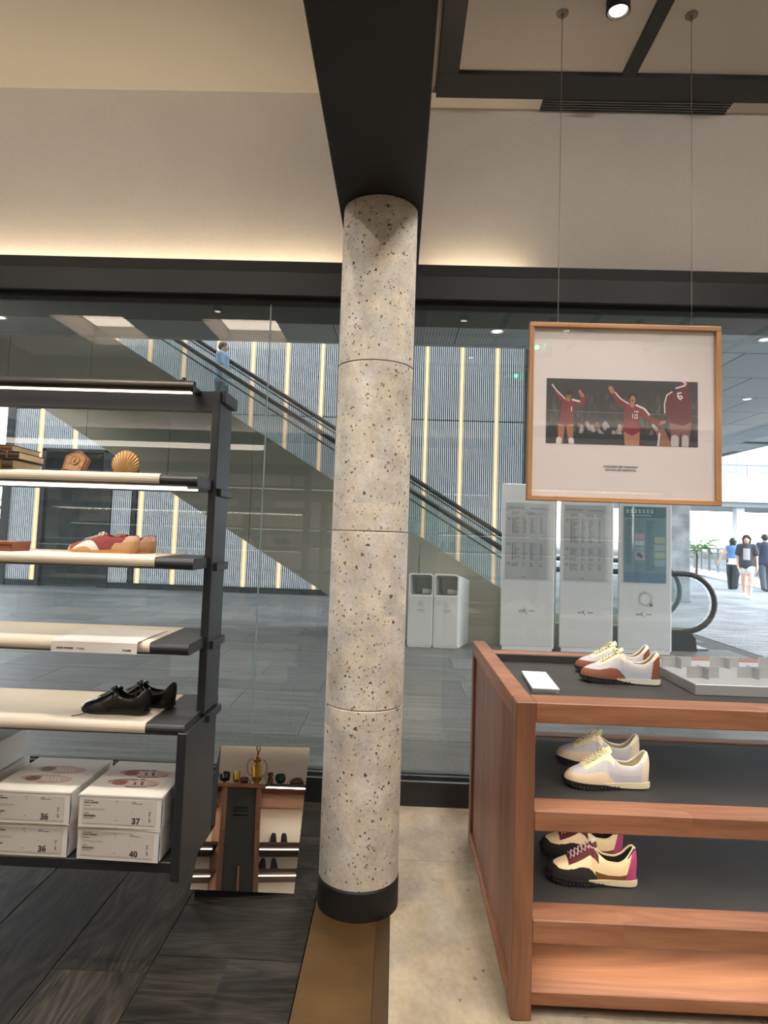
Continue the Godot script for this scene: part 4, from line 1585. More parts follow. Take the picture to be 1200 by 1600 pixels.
		if part == "outsole" and kind in ["runner", "trail"]:
			for sd in [-1.0, 1.0]:         # studs along the edge
				for k in 15:
					var t := 0.015 + k * 0.042
					var w := (cv(p.W, t) * 1.06 + 0.001) * f
					var y := cv(p.B, t) * f
					box(s, Vector3((t - 0.5) * L * 1.018, y + 0.0045, sd * w - 0.006 * sin(t * PI) * side), Vector3(0.0066, 0.009 + 0.002 * (k % 2), 0.005), 0.0012)
		obj(part, s, cols[part], o)
	nest(o, ["tongue_label", "laces"], "tongue")
	nest(o, ["midsole"], "outsole")
	return o

func build_shoes() -> void:
	var cloth := mat(rgb(186, 182, 186), 0.75)
	cloth.rim_enabled = true
	cloth.rim = 0.3
	var cream := mat(rgb(230, 218, 186), 0.7)
	var cream2 := mat(rgb(226, 216, 192), 0.7)
	var tan_lining := mat(rgb(196, 180, 146), 0.85)
	var brown := mat(rgb(128, 76, 56), 0.75)
	var sand := mat(rgb(216, 194, 164), 0.75)
	var a := {"upper": cloth, "toe_guard": brown, "heel_counter": brown, "heel_tab": cream2, "eyestay": mat(rgb(224, 214, 188), 0.7), "side_stripe": mat(rgb(168, 180, 194), 0.5), "lining": tan_lining, "collar": mat(rgb(214, 208, 202), 0.75), "tongue": cream2, "lace": cream, "outsole": M.rubber, "midsole": mat(rgb(222, 220, 206), 0.6)}
	shoe("white running shoe with brown toe guard, nearer of the top tier pair", "brown and white running shoes on the top tier", Vector3(0.79, 0.8065, -2.365), -0.10, "runner", 0.262, 1.0, a)
	shoe("white running shoe with brown toe guard, the one behind on the top tier", "brown and white running shoes on the top tier", Vector3(0.815, 0.8065, -2.525), -0.12, "runner", 0.262, -1.0, a)
	var b := a.duplicate()
	b.toe_guard = sand
	b.heel_counter = mat(rgb(212, 196, 172), 0.75)
	b.eyestay = mat(rgb(236, 224, 182), 0.7)
	b.lace = mat(rgb(240, 228, 184), 0.7)
	b.heel_tab = mat(rgb(232, 222, 196), 0.7)
	b.side_stripe = mat(rgb(176, 174, 182), 0.5)
	b.midsole = mat(rgb(232, 224, 190), 0.6)
	b.collar = mat(rgb(228, 220, 202), 0.75)
	b.tongue = mat(rgb(236, 224, 184), 0.75)
	shoe("cream and grey running shoe, nearer of the middle shelf's pair", "cream running shoes on the middle shelf", Vector3(0.665, 0.5455, -2.105), 0.06, "runner", 0.255, 1.0, b)
	shoe("cream and grey running shoe, the one behind on the middle shelf", "cream running shoes on the middle shelf", Vector3(0.695, 0.5455, -2.30), -0.2, "runner", 0.262, -1.0, b)
	var suede := mat(rgb(168, 58, 104), 0.9)
	suede.rim_enabled = true
	suede.rim = 0.4
	var c := {"upper": mat(rgb(232, 206, 160), 0.5), "toe_guard": mat(rgb(30, 24, 24), 0.85), "heel_counter": suede, "heel_tab": mat(rgb(24, 21, 21), 0.7), "eyestay": mat(rgb(92, 34, 38), 0.8), "side_stripe": mat(rgb(112, 76, 40), 0.45), "lining": mat(rgb(26, 22, 21), 0.9), "collar": mat(rgb(226, 200, 154), 0.55), "tongue": mat(rgb(104, 46, 36), 0.8), "tongue_label": mat(rgb(230, 228, 226), 0.6), "lace": mat(rgb(214, 176, 176), 0.7), "outsole": M.rubber, "midsole": mat(rgb(232, 216, 176), 0.6)}
	shoe("cream shoe with maroon eyestay and pink heel, nearer of the lowest pair", "cream and maroon shoes on the bottom shelf", Vector3(0.625, 0.2575, -2.115), -0.04, "trail", 0.262, 1.0, c)
	shoe("cream shoe with maroon eyestay and pink heel, behind its mate, lowest shelf", "cream and maroon shoes on the bottom shelf", Vector3(0.64, 0.2575, -2.285), -0.08, "trail", 0.262, -1.0, c)
	var red := mat(rgb(134, 60, 66), 0.8)
	red.rim_enabled = true
	red.rim = 0.4
	var d := {"upper": red, "side_stripe": mat(rgb(228, 222, 216), 0.5), "gum_wrap": mat(rgb(192, 152, 114), 0.6), "heel_counter": mat(rgb(206, 170, 158), 0.75), "heel_tab": mat(rgb(236, 224, 208), 0.8), "eyestay": mat(rgb(228, 214, 200), 0.7), "lining": mat(rgb(150, 110, 90), 0.85), "collar": mat(rgb(150, 66, 62), 0.7), "tongue": mat(rgb(146, 56, 58), 0.8), "lace": mat(rgb(236, 226, 212), 0.7), "outsole": mat(rgb(196, 142, 94), 0.6), "midsole": mat(rgb(196, 142, 94), 0.6)}
	shoe("red low racing shoe with gum sole, nearer of the pair", "red shoes on the second shelf", Vector3(-0.968, 1.2045, -2.165), 0.0, "red", 0.225, 1.0, d, 0.64)
	shoe("red low racing shoe with gum sole, behind its mate", "red shoes on the second shelf", Vector3(-0.945, 1.2045, -2.26), 0.0, "red", 0.225, -1.0, d, 0.64)
	var lea := mat(rgb(24, 23, 23), 0.22)
	var lea2 := mat(rgb(31, 30, 29), 0.3)
	var e := {"upper": lea, "side_stripe": lea2, "heel_counter": lea2, "eyestay": lea2, "lining": mat(rgb(18, 17, 17), 0.8), "collar": lea2, "tongue": lea2, "lace": mat(rgb(20, 19, 19), 0.6), "outsole": mat(rgb(30, 29, 29), 0.4), "midsole": mat(rgb(26, 25, 25), 0.4)}
	shoe("black leather laced shoe, nearer of the pair above the boxes", "black leather shoes on the lowest cream shelf", Vector3(-0.862, 0.7135, -2.085), -0.08, "black", 0.212, 1.0, e, 0.9)
	shoe("black leather laced shoe, behind its mate above the boxes", "black leather shoes on the lowest cream shelf", Vector3(-0.815, 0.7135, -2.185), -0.08, "black", 0.212, -1.0, e, 0.9)

# ------------------------------------------------------------------ the framed poster
func poster_print() -> ImageTexture:
	var w := 940
	var h := 410
	var im := Image.create(w, h, false, Image.FORMAT_RGB8)
	im.fill(rgb(52, 51, 56))
	var r := RandomNumberGenerator.new()
	r.seed = 9
	for i in 150:      # the crowd
		var c := Vector2(r.randf() * w, r.randf_range(90, 330))
		var v := r.randf_range(0.16, 0.42)
		var t := Color(v * 1.05, v, v * 0.98, 0.5)
		draw_limb(im, c, c + Vector2(r.randf_range(-14, 14), r.randf_range(14, 50)), r.randf_range(4, 9), r.randf_range(5, 13), t)
		draw_limb(im, c - Vector2(0, 12), c - Vector2(0, 10), 7, 7, Color(0.42, 0.32, 0.27, 0.4))
	for i in 26:
		var c := Vector2([250, 300, 400, 440, 690][i % 5] + r.randf_range(-50, 40), r.randf_range(270, 330))
		draw_limb(im, c, c + Vector2(r.randf_range(-8, 20), 24), 10, 12, Color(0.72, 0.7, 0.7, 0.75) if i % 3 else Color(0.6, 0.42, 0.32, 0.7))
	im.fill_rect(Rect2i(0, 342, w, 68), rgb(44, 46, 54))
	draw_limb(im, Vector2(0, 204), Vector2(w, 214), 1.5, 1.5, Color(0.6, 0.6, 0.6, 0.7))
	var skin := rgb(172, 118, 92)
	var maroon := rgb(124, 40, 50)
	var white := rgb(222, 216, 214)
	# first player, both arms raised
	draw_limb(im, Vector2(96, 290), Vector2(92, 400), 22, 15, skin)
	draw_limb(im, Vector2(146, 290), Vector2(156, 400), 22, 15, skin)
	draw_limb(im, Vector2(82, 385), Vector2(80, 410), 17, 16, white)
	draw_limb(im, Vector2(158, 388), Vector2(160, 410), 17, 16, white)
	draw_poly(im, [Vector2(96, 140), Vector2(178, 140), Vector2(172, 240), Vector2(166, 284), Vector2(120, 296), Vector2(76, 284), Vector2(92, 220)], maroon)
	draw_path(im, [Vector2(110, 140), Vector2(70, 95)], 14, maroon)
	draw_path(im, [Vector2(118, 128), Vector2(64, 78), Vector2(36, 40)], 4, white)
	draw_path(im, [Vector2(172, 150), Vector2(222, 160), Vector2(232, 112)], 15, maroon)
	draw_path(im, [Vector2(164, 132), Vector2(206, 142)], 6, white)
	draw_limb(im, Vector2(224, 104), Vector2(208, 78), 11, 10, skin)
	draw_limb(im, Vector2(138, 124), Vector2(138, 132), 12, 13, skin)
	draw_limb(im, Vector2(138, 100), Vector2(140, 112), 17, 15, rgb(140, 92, 72))
	draw_limb(im, Vector2(136, 86), Vector2(142, 88), 17, 15, rgb(34, 26, 24))
	draw_path(im, [Vector2(158, 178), Vector2(158, 204)], 3, white)
	# second player, fist up
	draw_limb(im, Vector2(508, 320), Vector2(512, 410), 27, 22, skin)
	draw_limb(im, Vector2(556, 320), Vector2(556, 410), 26, 22, skin)
	draw_poly(im, [Vector2(486, 158), Vector2(584, 162), Vector2(576, 250), Vector2(582, 322), Vector2(534, 350), Vector2(478, 322), Vector2(482, 250)], maroon)
	draw_path(im, [Vector2(500, 164), Vector2(450, 130), Vector2(418, 84)], 17, maroon)
	draw_path(im, [Vector2(512, 148), Vector2(462, 118), Vector2(428, 80)], 4, white)
	draw_limb(im, Vector2(410, 74), Vector2(400, 54), 13, 15, skin)
	draw_path(im, [Vector2(572, 180), Vector2(640, 240), Vector2(706, 266)], 17, maroon)
	draw_path(im, [Vector2(560, 156), Vector2(610, 178), Vector2(640, 214)], 6, white)
	draw_limb(im, Vector2(716, 262), Vector2(734, 256), 11, 10, skin)
	draw_limb(im, Vector2(534, 140), Vector2(534, 156), 14, 16, skin)
	draw_limb(im, Vector2(536, 108), Vector2(537, 126), 21, 17, skin)
	draw_path(im, [Vector2(516, 112), Vector2(524, 90), Vector2(548, 88), Vector2(560, 112)], 7, rgb(32, 25, 24))
	draw_limb(im, Vector2(532, 128), Vector2(540, 128), 4, 4, rgb(110, 40, 40))
	draw_path(im, [Vector2(538, 212), Vector2(538, 238)], 3, white)
	draw_path(im, [Vector2(552, 216), Vector2(566, 214), Vector2(566, 238), Vector2(552, 240), Vector2(552, 216)], 2.6, white)
	for k in 3:
		draw_path(im, [Vector2(550 + k * 10, 192), Vector2(550 + k * 10, 202)], 2.4, white)
	# third player, seen from behind
	draw_limb(im, Vector2(806, 240), Vector2(800, 400), 40, 24, rgb(132, 92, 88))
	draw_limb(im, Vector2(868, 240), Vector2(862, 400), 36, 22, rgb(136, 96, 90))
	draw_limb(im, Vector2(798, 360), Vector2(796, 410), 24, 24, rgb(190, 180, 180))
	draw_limb(im, Vector2(862, 356), Vector2(862, 410), 21, 20, rgb(190, 180, 180))
	draw_poly(im, [Vector2(770, 76), Vector2(872, 34), Vector2(900, 150), Vector2(904, 250), Vector2(850, 278), Vector2(774, 262), Vector2(736, 190), Vector2(738, 120)], rgb(104, 38, 48))
	draw_path(im, [Vector2(780, 66), Vector2(748, 88), Vector2(734, 140), Vector2(736, 200)], 4, white)
	draw_path(im, [Vector2(846, 30), Vector2(868, 16), Vector2(850, 2)], 16, rgb(112, 40, 50))
	draw_path(im, [Vector2(806, 42), Vector2(856, 26), Vector2(866, 12), Vector2(840, -6)], 5, white)
	draw_path(im, [Vector2(836, 70), Vector2(816, 74), Vector2(818, 100), Vector2(832, 112), Vector2(844, 100), Vector2(836, 90), Vector2(820, 94)], 4.5, white)
	draw_limb(im, Vector2(716, 330), Vector2(736, 400), 28, 40, rgb(150, 102, 82))
	draw_path(im, [Vector2(704, 330), Vector2(694, 410)], 5, white)
	return tex(im)

func build_poster() -> void:
	var x0 := 0.531
	var w := 0.80
	var y0 := 1.458
	var h := 0.755
	var o := thing("framed_poster", "framed sports photograph in thin oak hung on two wires before the window", "poster", Vector3(x0, y0, -2.755))
	var f := 0.02
	var d := 0.034
	for q in [[0.0, 0.0, w, f], [0.0, h - f, w, h], [0.0, f, f, h - f], [w - f, f, w, h - f]]:
		var s := mb()
		span(s, Vector3(q[0], q[1], -d * 0.5), Vector3(q[2], q[3], d * 0.5), 0.002)
		obj("frame_rail", s, M.frame_oak_x if q[2] - q[0] > 0.3 else M.frame_oak_y, o)
	var s := mb()
	span(s, Vector3(f - 0.004, f - 0.004, -0.013), Vector3(w - f + 0.004, h - f + 0.004, -0.006), 0.0)
	obj("mount_board", s, mat(rgb(226, 218, 216), 0.8), o)
	s = mb()
	card(s, Vector3(0.078, h - 0.235, -0.0052), Vector3(0.633, 0, 0), Vector3(0, -0.277, 0), Vector3.BACK)
	var m := mat(Color.WHITE, 0.6)
	m.albedo_texture = poster_print()
	obj("photograph", s, m, o)
	words("PLEASURES ARE TRANSIENT", 0.0084, Vector3(0.392, 0.151, -0.0055), M.ink, o, true, Basis().scaled(Vector3(0.95, 1, 1)), HORIZONTAL_ALIGNMENT_CENTER)
	words("HONORS ARE IMMORTAL", 0.0084, Vector3(0.392, 0.1375, -0.0055), M.ink, o, true, Basis().scaled(Vector3(0.95, 1, 1)), HORIZONTAL_ALIGNMENT_CENTER)
	s = mb()
	span(s, Vector3(f - 0.003, f - 0.003, 0.004), Vector3(w - f + 0.003, h - f + 0.003, 0.006), 0.0)
	obj("glazing", s, M.glass_clear, o)
	for x in [0.121, 0.683]:
		s = mb()
		var top := CEIL + 0.008 - y0
		cyl(s, Vector3(x, h - 0.002, 0), Vector3(x, top - 0.03, 0), 0.0016, 0.0016, 8)
		cyl(s, Vector3(x, h - 0.001, 0), Vector3(x, h + 0.02, 0), 0.004, 0.0025, 10)
		obj("wire", s, M.steel, o)
		s = mb()
		T = Transform3D(Basis(), Vector3(x, top, 0))
		lathe(s, [Vector2(0, -0.03), Vector2(0.005, -0.03), Vector2(0.006, -0.008), Vector2(0.026, -0.007), Vector2(0.027, 0.0), Vector2(0, 0)], Vector3.ZERO, 20)
		T = Transform3D.IDENTITY
		obj("ceiling_mount", s, M.steel, o)
	nest(o, ["photograph", "lettering"], "mount_board")

# ------------------------------------------------------------------ behind the camera: the wall of lit cabinets seen in the mirror and the glass
func build_cabinets() -> void:
	var zf := 1.82
	var zb := 2.28
	var top := 1.885
	var o := thing("wall_cabinet", "tall wooden wall cabinet with lit cream bays and a black middle door", "cabinet")
	var ups := [-4.4, -3.2, -2.0, -1.0, 0.13, 0.47, 1.75, 2.95]
	for x in ups:
		var s := mb()
		span(s, Vector3(x, 0, zf), Vector3(x + 0.05, top - 0.04, zb), 0.002)
		obj("upright", s, M.wood_up, o)
	var s := mb()
	span(s, Vector3(-4.4, top - 0.04, zf - 0.01), Vector3(3.0, top, zb), 0.002)
	obj("top_board", s, M.wood, o)
	for i in ups.size() - 1:
		var a: float = ups[i] + 0.05
		var b: float = ups[i + 1]
		if i == 4:
			s = mb()
			span(s, Vector3(a, 0.06, zf + 0.012), Vector3(b, top - 0.04, zf + 0.03), 0.002)
			var dr := obj("door", s, mat(rgb(50, 51, 50), 0.6), o)
			for k in 3:
				s = mb()
				span(s, Vector3(a + 0.07, 1.585 + k * 0.034, zf + 0.006), Vector3(b - 0.07, 1.600 + k * 0.034, zf + 0.013), 0.001)
				obj("vent_slot", s, M.black, dr)
			s = mb()
			tube(s, [Vector3((a + b) * 0.5, 1.13, zf + 0.01), Vector3((a + b) * 0.5, 1.13, zf - 0.03), Vector3((a + b) * 0.5, 0.75, zf - 0.03), Vector3((a + b) * 0.5, 0.75, zf + 0.01)], 0.011, 10)
			obj("door_handle", s, M.wood_up, dr)
			continue
		s = mb()
		span(s, Vector3(a, 0.0, zb - 0.02), Vector3(b, top - 0.04, zb), 0.0)
		obj("back_panel", s, M.cream, o)
		s = mb()
		span(s, Vector3(a, 1.70, zf + 0.13), Vector3(b, top - 0.04, zf + 0.15), 0.001)
		obj("header_board", s, M.wood, o)
		for y in [1.36, 1.13, 0.80, 0.45]:
			s = mb()
			span(s, Vector3(a, y - 0.03, zf + 0.05), Vector3(b, y, zb - 0.02), 0.002)
			obj("shelf", s, M.wood_dark, o)
			s = mb()
			span(s, Vector3(a + 0.03, y - 0.038, zf + 0.16), Vector3(b - 0.03, y - 0.03, zf + 0.175), 0.001)
			obj("light_strip", s, M.lamp_warm, o)
		s = mb()
		span(s, Vector3(a + 0.03, 1.71, zf + 0.165), Vector3(b - 0.03, 1.72, zf + 0.18), 0.001)
		obj("light_strip", s, M.lamp_warm, o)
		panel_light(o, Vector3((a + b) * 0.5, 1.69, zf + 0.2), Vector2(b - a - 0.1, 0.02), Vector3(0, -1, 0.45), 0.27)
		for y in [1.09, 0.765]:
			panel_light(o, Vector3((a + b) * 0.5, y, zf + 0.168), Vector2(b - a - 0.1, 0.015), Vector3(0, -1, 0.3), 0.17)
	for r in [[0.56, 2.9, "right"], [-4.3, 0.06, "left"]]:
		var l := thing("tube_lamp", "dark tube lamp along the cabinet top %s of the black door" % r[2], "tube lamp", Vector3(0, top - 0.016, zf - 0.03))
		s = mb()
		cyl(s, Vector3(r[0], 0, 0), Vector3(r[1], 0, 0), 0.018, 0.018, 16)
		obj("tube", s, M.aluminium_dark, l)
		s = mb()
		span(s, Vector3(r[0] + 0.01, -0.022, -0.007), Vector3(r[1] - 0.01, -0.015, 0.007), 0.001)
		obj("lamp", s, M.lamp_warm, l)
		panel_light(l, Vector3((r[0] + r[1]) * 0.5, -0.026, 0), Vector2(r[1] - r[0], 0.012), Vector3.DOWN, 0.25)
	# trophies along the top
	var cup := func(called: String, label: String, x: float, prof: Array, m: Material, handles: float, foot: Material) -> Node3D:
		var t := thing(called, label, "trophy", Vector3(x, top, zf + 0.1), 0.0, "trophies on the cabinet behind")
		var q := mb()
		lathe(q, prof, Vector3.ZERO, 24)
		obj("cup", q, m, t)
		var hb: float = prof[prof.size() - 1].y
		if handles > 0.0:
			for sd in [-1.0, 1.0]:
				q = mb()
				var pts := []
				for i in 11:
					var an := -PI * 0.5 + PI * i / 10.0
					pts.append(Vector3(sd * (handles * 0.8 + cos(an) * handles * 0.7), hb * 0.62 + sin(an) * hb * 0.26, 0))
				tube(q, pts, 0.005, 8)
				obj("handle", q, foot, t)
		return t
	cup.call("trophy", "black bowl trophy on a slim stem, leftmost in the mirror", 0.16, [Vector2(0, 0), Vector2(0.045, 0), Vector2(0.045, 0.012), Vector2(0.014, 0.02), Vector2(0.012, 0.05), Vector2(0.05, 0.065), Vector2(0.058, 0.11), Vector2(0.053, 0.132), Vector2(0.048, 0.125)], M.black_glaze, 0.0, M.gold)
	cup.call("trophy", "gold goblet trophy second from left in the mirror", 0.28, [Vector2(0, 0), Vector2(0.03, 0), Vector2(0.012, 0.015), Vector2(0.01, 0.04), Vector2(0.034, 0.06), Vector2(0.038, 0.12), Vector2(0.042, 0.15), Vector2(0.038, 0.15)], M.gold, 0.0, M.gold)
	cup.call("trophy", "small dark two handled cup left of the tall trophy", 0.362, [Vector2(0, 0), Vector2(0.03, 0), Vector2(0.014, 0.012), Vector2(0.014, 0.025), Vector2(0.04, 0.045), Vector2(0.042, 0.09), Vector2(0.038, 0.09)], M.bronze_cup, 0.042, M.bronze_cup)
	var big: Node3D = cup.call("trophy", "tall gold trophy with big handles and a figure on its lid", 0.49, [Vector2(0, 0), Vector2(0.05, 0), Vector2(0.05, 0.02), Vector2(0.02, 0.035), Vector2(0.03, 0.055), Vector2(0.054, 0.09), Vector2(0.056, 0.2), Vector2(0.05, 0.215), Vector2(0.02, 0.23), Vector2(0.018, 0.25), Vector2(0.042, 0.27), Vector2(0.042, 0.3), Vector2(0.012, 0.325), Vector2(0, 0.325)], M.gold, 0.07, M.brass_old)
	var q := mb()
	tube(q, [Vector3(0, 0.32, 0), Vector3(0.01, 0.37, 0)], 0.01, 8)
	tube(q, [Vector3(0.01, 0.36, 0), Vector3(-0.014, 0.4, 0), Vector3(-0.004, 0.44, 0)], 0.006, 8)
	tube(q, [Vector3(0.01, 0.36, 0), Vector3(0.03, 0.4, 0), Vector3(0.016, 0.44, 0)], 0.006, 8)
	ball(q, Vector3(0.008, 0.455, 0), Vector3(0.024, 0.03, 0.012), 12)
	obj("figure", q, M.brass_old, big)
	cup.call("trophy", "narrow bronze jug trophy right of the tall trophy", 0.635, [Vector2(0, 0), Vector2(0.024, 0), Vector2(0.012, 0.02), Vector2(0.024, 0.04), Vector2(0.032, 0.09), Vector2(0.022, 0.12), Vector2(0.03, 0.15), Vector2(0.027, 0.15)], M.bronze_cup, 0.034, M.brass_old)
	cup.call("trophy", "green glazed bowl trophy with a gold foot", 0.745, [Vector2(0, 0), Vector2(0.036, 0), Vector2(0.016, 0.015), Vector2(0.014, 0.05), Vector2(0.045, 0.065), Vector2(0.055, 0.10), Vector2(0.05, 0.135), Vector2(0.046, 0.13)], M.green_glaze, 0.0, M.gold)
	cup.call("trophy", "round bronze two handled bowl, rightmost in the mirror", 0.92, [Vector2(0, 0), Vector2(0.04, 0), Vector2(0.03, 0.01), Vector2(0.068, 0.035), Vector2(0.076, 0.06), Vector2(0.064, 0.09), Vector2(0.06, 0.095), Vector2(0.05, 0.09)], M.bronze_cup, 0.07, M.brass_old)
	cup.call("trophy", "large bronze goblet trophy on the cabinet left of the black door", -1.4, [Vector2(0, 0), Vector2(0.06, 0), Vector2(0.02, 0.03), Vector2(0.016, 0.1), Vector2(0.05, 0.13), Vector2(0.075, 0.24), Vector2(0.07, 0.24)], M.bronze_cup, 0.0, M.gold)
	# shoes on its shelves
	var white := mat(rgb(214, 206, 190), 0.6)
	var navy := mat(rgb(40, 40, 62), 0.6)
	var dark := mat(rgb(40, 36, 34), 0.5)
	var plain := func(u: Material, so: Material) -> Dictionary:
		return {"upper": u, "lining": dark, "collar": u, "tongue": u, "lace": u, "outsole": so, "midsole": so, "toe_guard": so, "heel_counter": so}
	var zs := zf + 0.2
	var list := [[0.70, 1.36, white, dark, "white shoe with dark toe", "cabinet bay right of the door"], [0.60, 1.13, navy, navy, "navy shoe", "cabinet bay right of the door"],
		[-0.5, 1.36, white, white, "white shoe", "cabinet bay left of the door"], [-1.6, 1.13, dark, dark, "black shoe", "second bay left of the door"], [-3.6, 1.36, dark, dark, "black shoe", "leftmost cabinet bay"], [-2.6, 0.80, dark, dark, "black shoe", "low in the cabinet's second bay"]]
	for e in list:
		for k in 2:
			shoe("%s, %s, %s" % [e[4], ["left of a pair", "right of a pair"][k], e[5]], "shoes in the wall cabinet", Vector3(e[0] + k * 0.11, e[1] + 0.0005, zs), 1.75 + 0.06 * k, "runner", 0.24, 1.0 - 2.0 * k, plain.call(e[2], e[3]))
	# hanging exit sign, seen as a green reflection
	var x := thing("exit_sign", "green lit exit sign with running figure and arrow hung from the ceiling", "exit sign", Vector3(1.32, 3.2, 1.0))
	s = mb()
	span(s, Vector3(-0.16, -0.07, -0.015), Vector3(0.16, 0.07, 0.015), 0.004)
	obj("case", s, M.black_frame, x)
	s = mb()
	ball(s, Vector3(0.088, 0.042, -0.016), Vector3(0.012, 0.012, 0.002), 10)
	for l in [[0.085, 0.028, 0.075, -0.005], [0.075, -0.005, 0.1, -0.03], [0.1, -0.03, 0.125, -0.03], [0.075, -0.005, 0.05, -0.03], [0.05, -0.03, 0.055, -0.055], [0.085, 0.025, 0.06, 0.012], [0.06, 0.012, 0.045, 0.0], [0.085, 0.025, 0.108, 0.01], [-0.03, 0.0, -0.13, 0.0], [-0.13, 0.0, -0.10, 0.03], [-0.13, 0.0, -0.10, -0.03]]:
		tube(s, [Vector3(l[0], l[1], -0.0165), Vector3(l[2], l[3], -0.0165)], 0.008, 6, 0.3)
	obj("sign_light", s, M.exit_green, x)
	var ol := OmniLight3D.new()
	ol.name = "sign_glow"
	x.add_child(ol, true)
	ol.position = Vector3(0, 0, -0.06)
	ol.light_color = Color(0.2, 1.0, 0.5)
	ol.light_energy = 0.02
	ol.light_size = 0.02
	ol.omni_range = 8.0
	ol.omni_attenuation = 2.0
	ol.shadow_enabled = true
	s = mb()
	for sx in [-0.1, 0.1]:
		cyl(s, Vector3(sx, 0.07, 0), Vector3(sx, CEIL - 3.2, 0), 0.004, 0.004, 8)
	obj("hanger", s, M.steel, x)
	# linear pendant
	x = thing("linear_lamp", "long slim linear lamp hung on wires in the left half of the shop", "pendant lamp", Vector3(0, 2.25, 0.6))
	s = mb()
	span(s, Vector3(-4.6, 0, -0.025), Vector3(-1.5, 0.05, 0.025), 0.003)
	obj("housing", s, M.black_frame, x)
	s = mb()
	span(s, Vector3(-4.59, -0.05, -0.026), Vector3(-1.51, 0.0, 0.026), 0.001)
	obj("lamp", s, glow(Color(1.0, 0.95, 0.88), 6.0), x)
	panel_light(x, Vector3(-3.05, -0.055, 0), Vector2(3.0, 0.04), Vector3.DOWN, 0.35)
	s = mb()
	for sx in [-4.3, -1.8]:
		cyl(s, Vector3(sx, 0.05, 0), Vector3(sx, 1.43, 0), 0.0015, 0.0015, 6)
	obj("wire", s, M.steel, x)

# ------------------------------------------------------------------ bodies: tapered capsules joined by a smooth minimum, meshed as surface nets
func body(bones: Array, cell: float, soft: float, s: SurfaceTool, base: int) -> int:
	var lo := Vector3(1e9, 1e9, 1e9)
	var hi := -lo
	for b in bones:
		var r: float = maxf(b[2], b[3]) + cell * 2.5
		lo = lo.min(b[0] - Vector3.ONE * r).min(b[1] - Vector3.ONE * r)
		hi = hi.max(b[0] + Vector3.ONE * r).max(b[1] + Vector3.ONE * r)
	var nx := int((hi.x - lo.x) / cell) + 2
	var ny := int((hi.y - lo.y) / cell) + 2
	var nz := int((hi.z - lo.z) / cell) + 2
	var f := PackedFloat32Array()
	f.resize(nx * ny * nz)
	f.fill(1.0)
	for b in bones:
		var a: Vector3 = b[0]
		var d: Vector3 = b[1] - b[0]
		var dd := maxf(d.length_squared(), 1e-8)
		var ra: float = b[2]
		var rb: float = b[3]
		var m := maxf(ra, rb) + soft + cell * 2.0
		var i0 := Vector3i(((a.min(b[1]) - Vector3.ONE * m - lo) / cell).max(Vector3.ZERO))
		var i1 := Vector3i(((a.max(b[1]) + Vector3.ONE * m - lo) / cell).min(Vector3(nx - 2, ny - 2, nz - 2)))
		for z in range(i0.z, i1.z + 2):
			for y in range(i0.y, i1.y + 2):
				for x in range(i0.x, i1.x + 2):
					var p := lo + Vector3(x, y, z) * cell
					var t := clampf((p - a).dot(d) / dd, 0.0, 1.0)
					var v := p.distance_to(a + d * t) - lerpf(ra, rb, t)
					var k := x + nx * (y + ny * z)
					var o := f[k]
					var h := maxf(soft - absf(o - v), 0.0) / soft
					f[k] = minf(o, v) - h * h * soft * 0.25
	var at := {}
	var n := 0
	var offs := [0, 1, nx, nx + 1, nx * ny, nx * ny + 1, nx * ny + nx, nx * ny + nx + 1]
	for z in nz - 1:
		for y in ny - 1:
			for x in nx - 1:
				var k := x + nx * (y + ny * z)
				var inside := 0
				for o in offs:
					if f[k + o] < 0.0:
						inside += 1
				if inside == 0 or inside == 8:
					continue
				var sum := Vector3.ZERO
				var c := 0
				for e in [[0, 1], [2, 3], [4, 5], [6, 7], [0, 2], [1, 3], [4, 6], [5, 7], [0, 4], [1, 5], [2, 6], [3, 7]]:
					var va := f[k + offs[e[0]]]
					var vb := f[k + offs[e[1]]]
					if (va < 0.0) != (vb < 0.0):
						var t := va / (va - vb)
						var pa := Vector3(e[0] & 1, (e[0] >> 1) & 1, (e[0] >> 2) & 1)
						var pb := Vector3(e[1] & 1, (e[1] >> 1) & 1, (e[1] >> 2) & 1)
						sum += pa.lerp(pb, t)
						c += 1
				at[k] = base + n
				n += 1
				var g := Vector3(f[k + 1] + f[k + offs[3]] + f[k + offs[5]] + f[k + offs[7]] - f[k] - f[k + offs[2]] - f[k + offs[4]] - f[k + offs[6]],
					f[k + offs[2]] + f[k + offs[3]] + f[k + offs[6]] + f[k + offs[7]] - f[k] - f[k + 1] - f[k + offs[4]] - f[k + offs[5]],
					f[k + offs[4]] + f[k + offs[5]] + f[k + offs[6]] + f[k + offs[7]] - f[k] - f[k + 1] - f[k + offs[2]] - f[k + offs[3]])
				s.set_normal(g.normalized())
				s.add_vertex(lo + (Vector3(x, y, z) + sum / c) * cell)
	var step := [1, nx, nx * ny]
	for z in range(1, nz - 1):
		for y in range(1, ny - 1):
			for x in range(1, nx - 1):
				var k := x + nx * (y + ny * z)
				for ax in 3:
					var va := f[k]
					var vb := f[k + step[ax]]
					if (va < 0.0) == (vb < 0.0):
						continue
					var u: int = step[(ax + 1) % 3]
					var w: int = step[(ax + 2) % 3]
					var q := [at[k], at[k - u], at[k - u - w], at[k - w]]
					if va < 0.0:
						q.reverse()
					for i in [0, 1, 2, 0, 2, 3]:
						s.add_index(q[i])
	return n

func body_obj(called: String, bones: Array, cell: float, soft: float, m: Material, parent: Node) -> void:
	var s := mb()
	body(bones, cell, soft, s, 0)
	obj(called, s, m, parent)

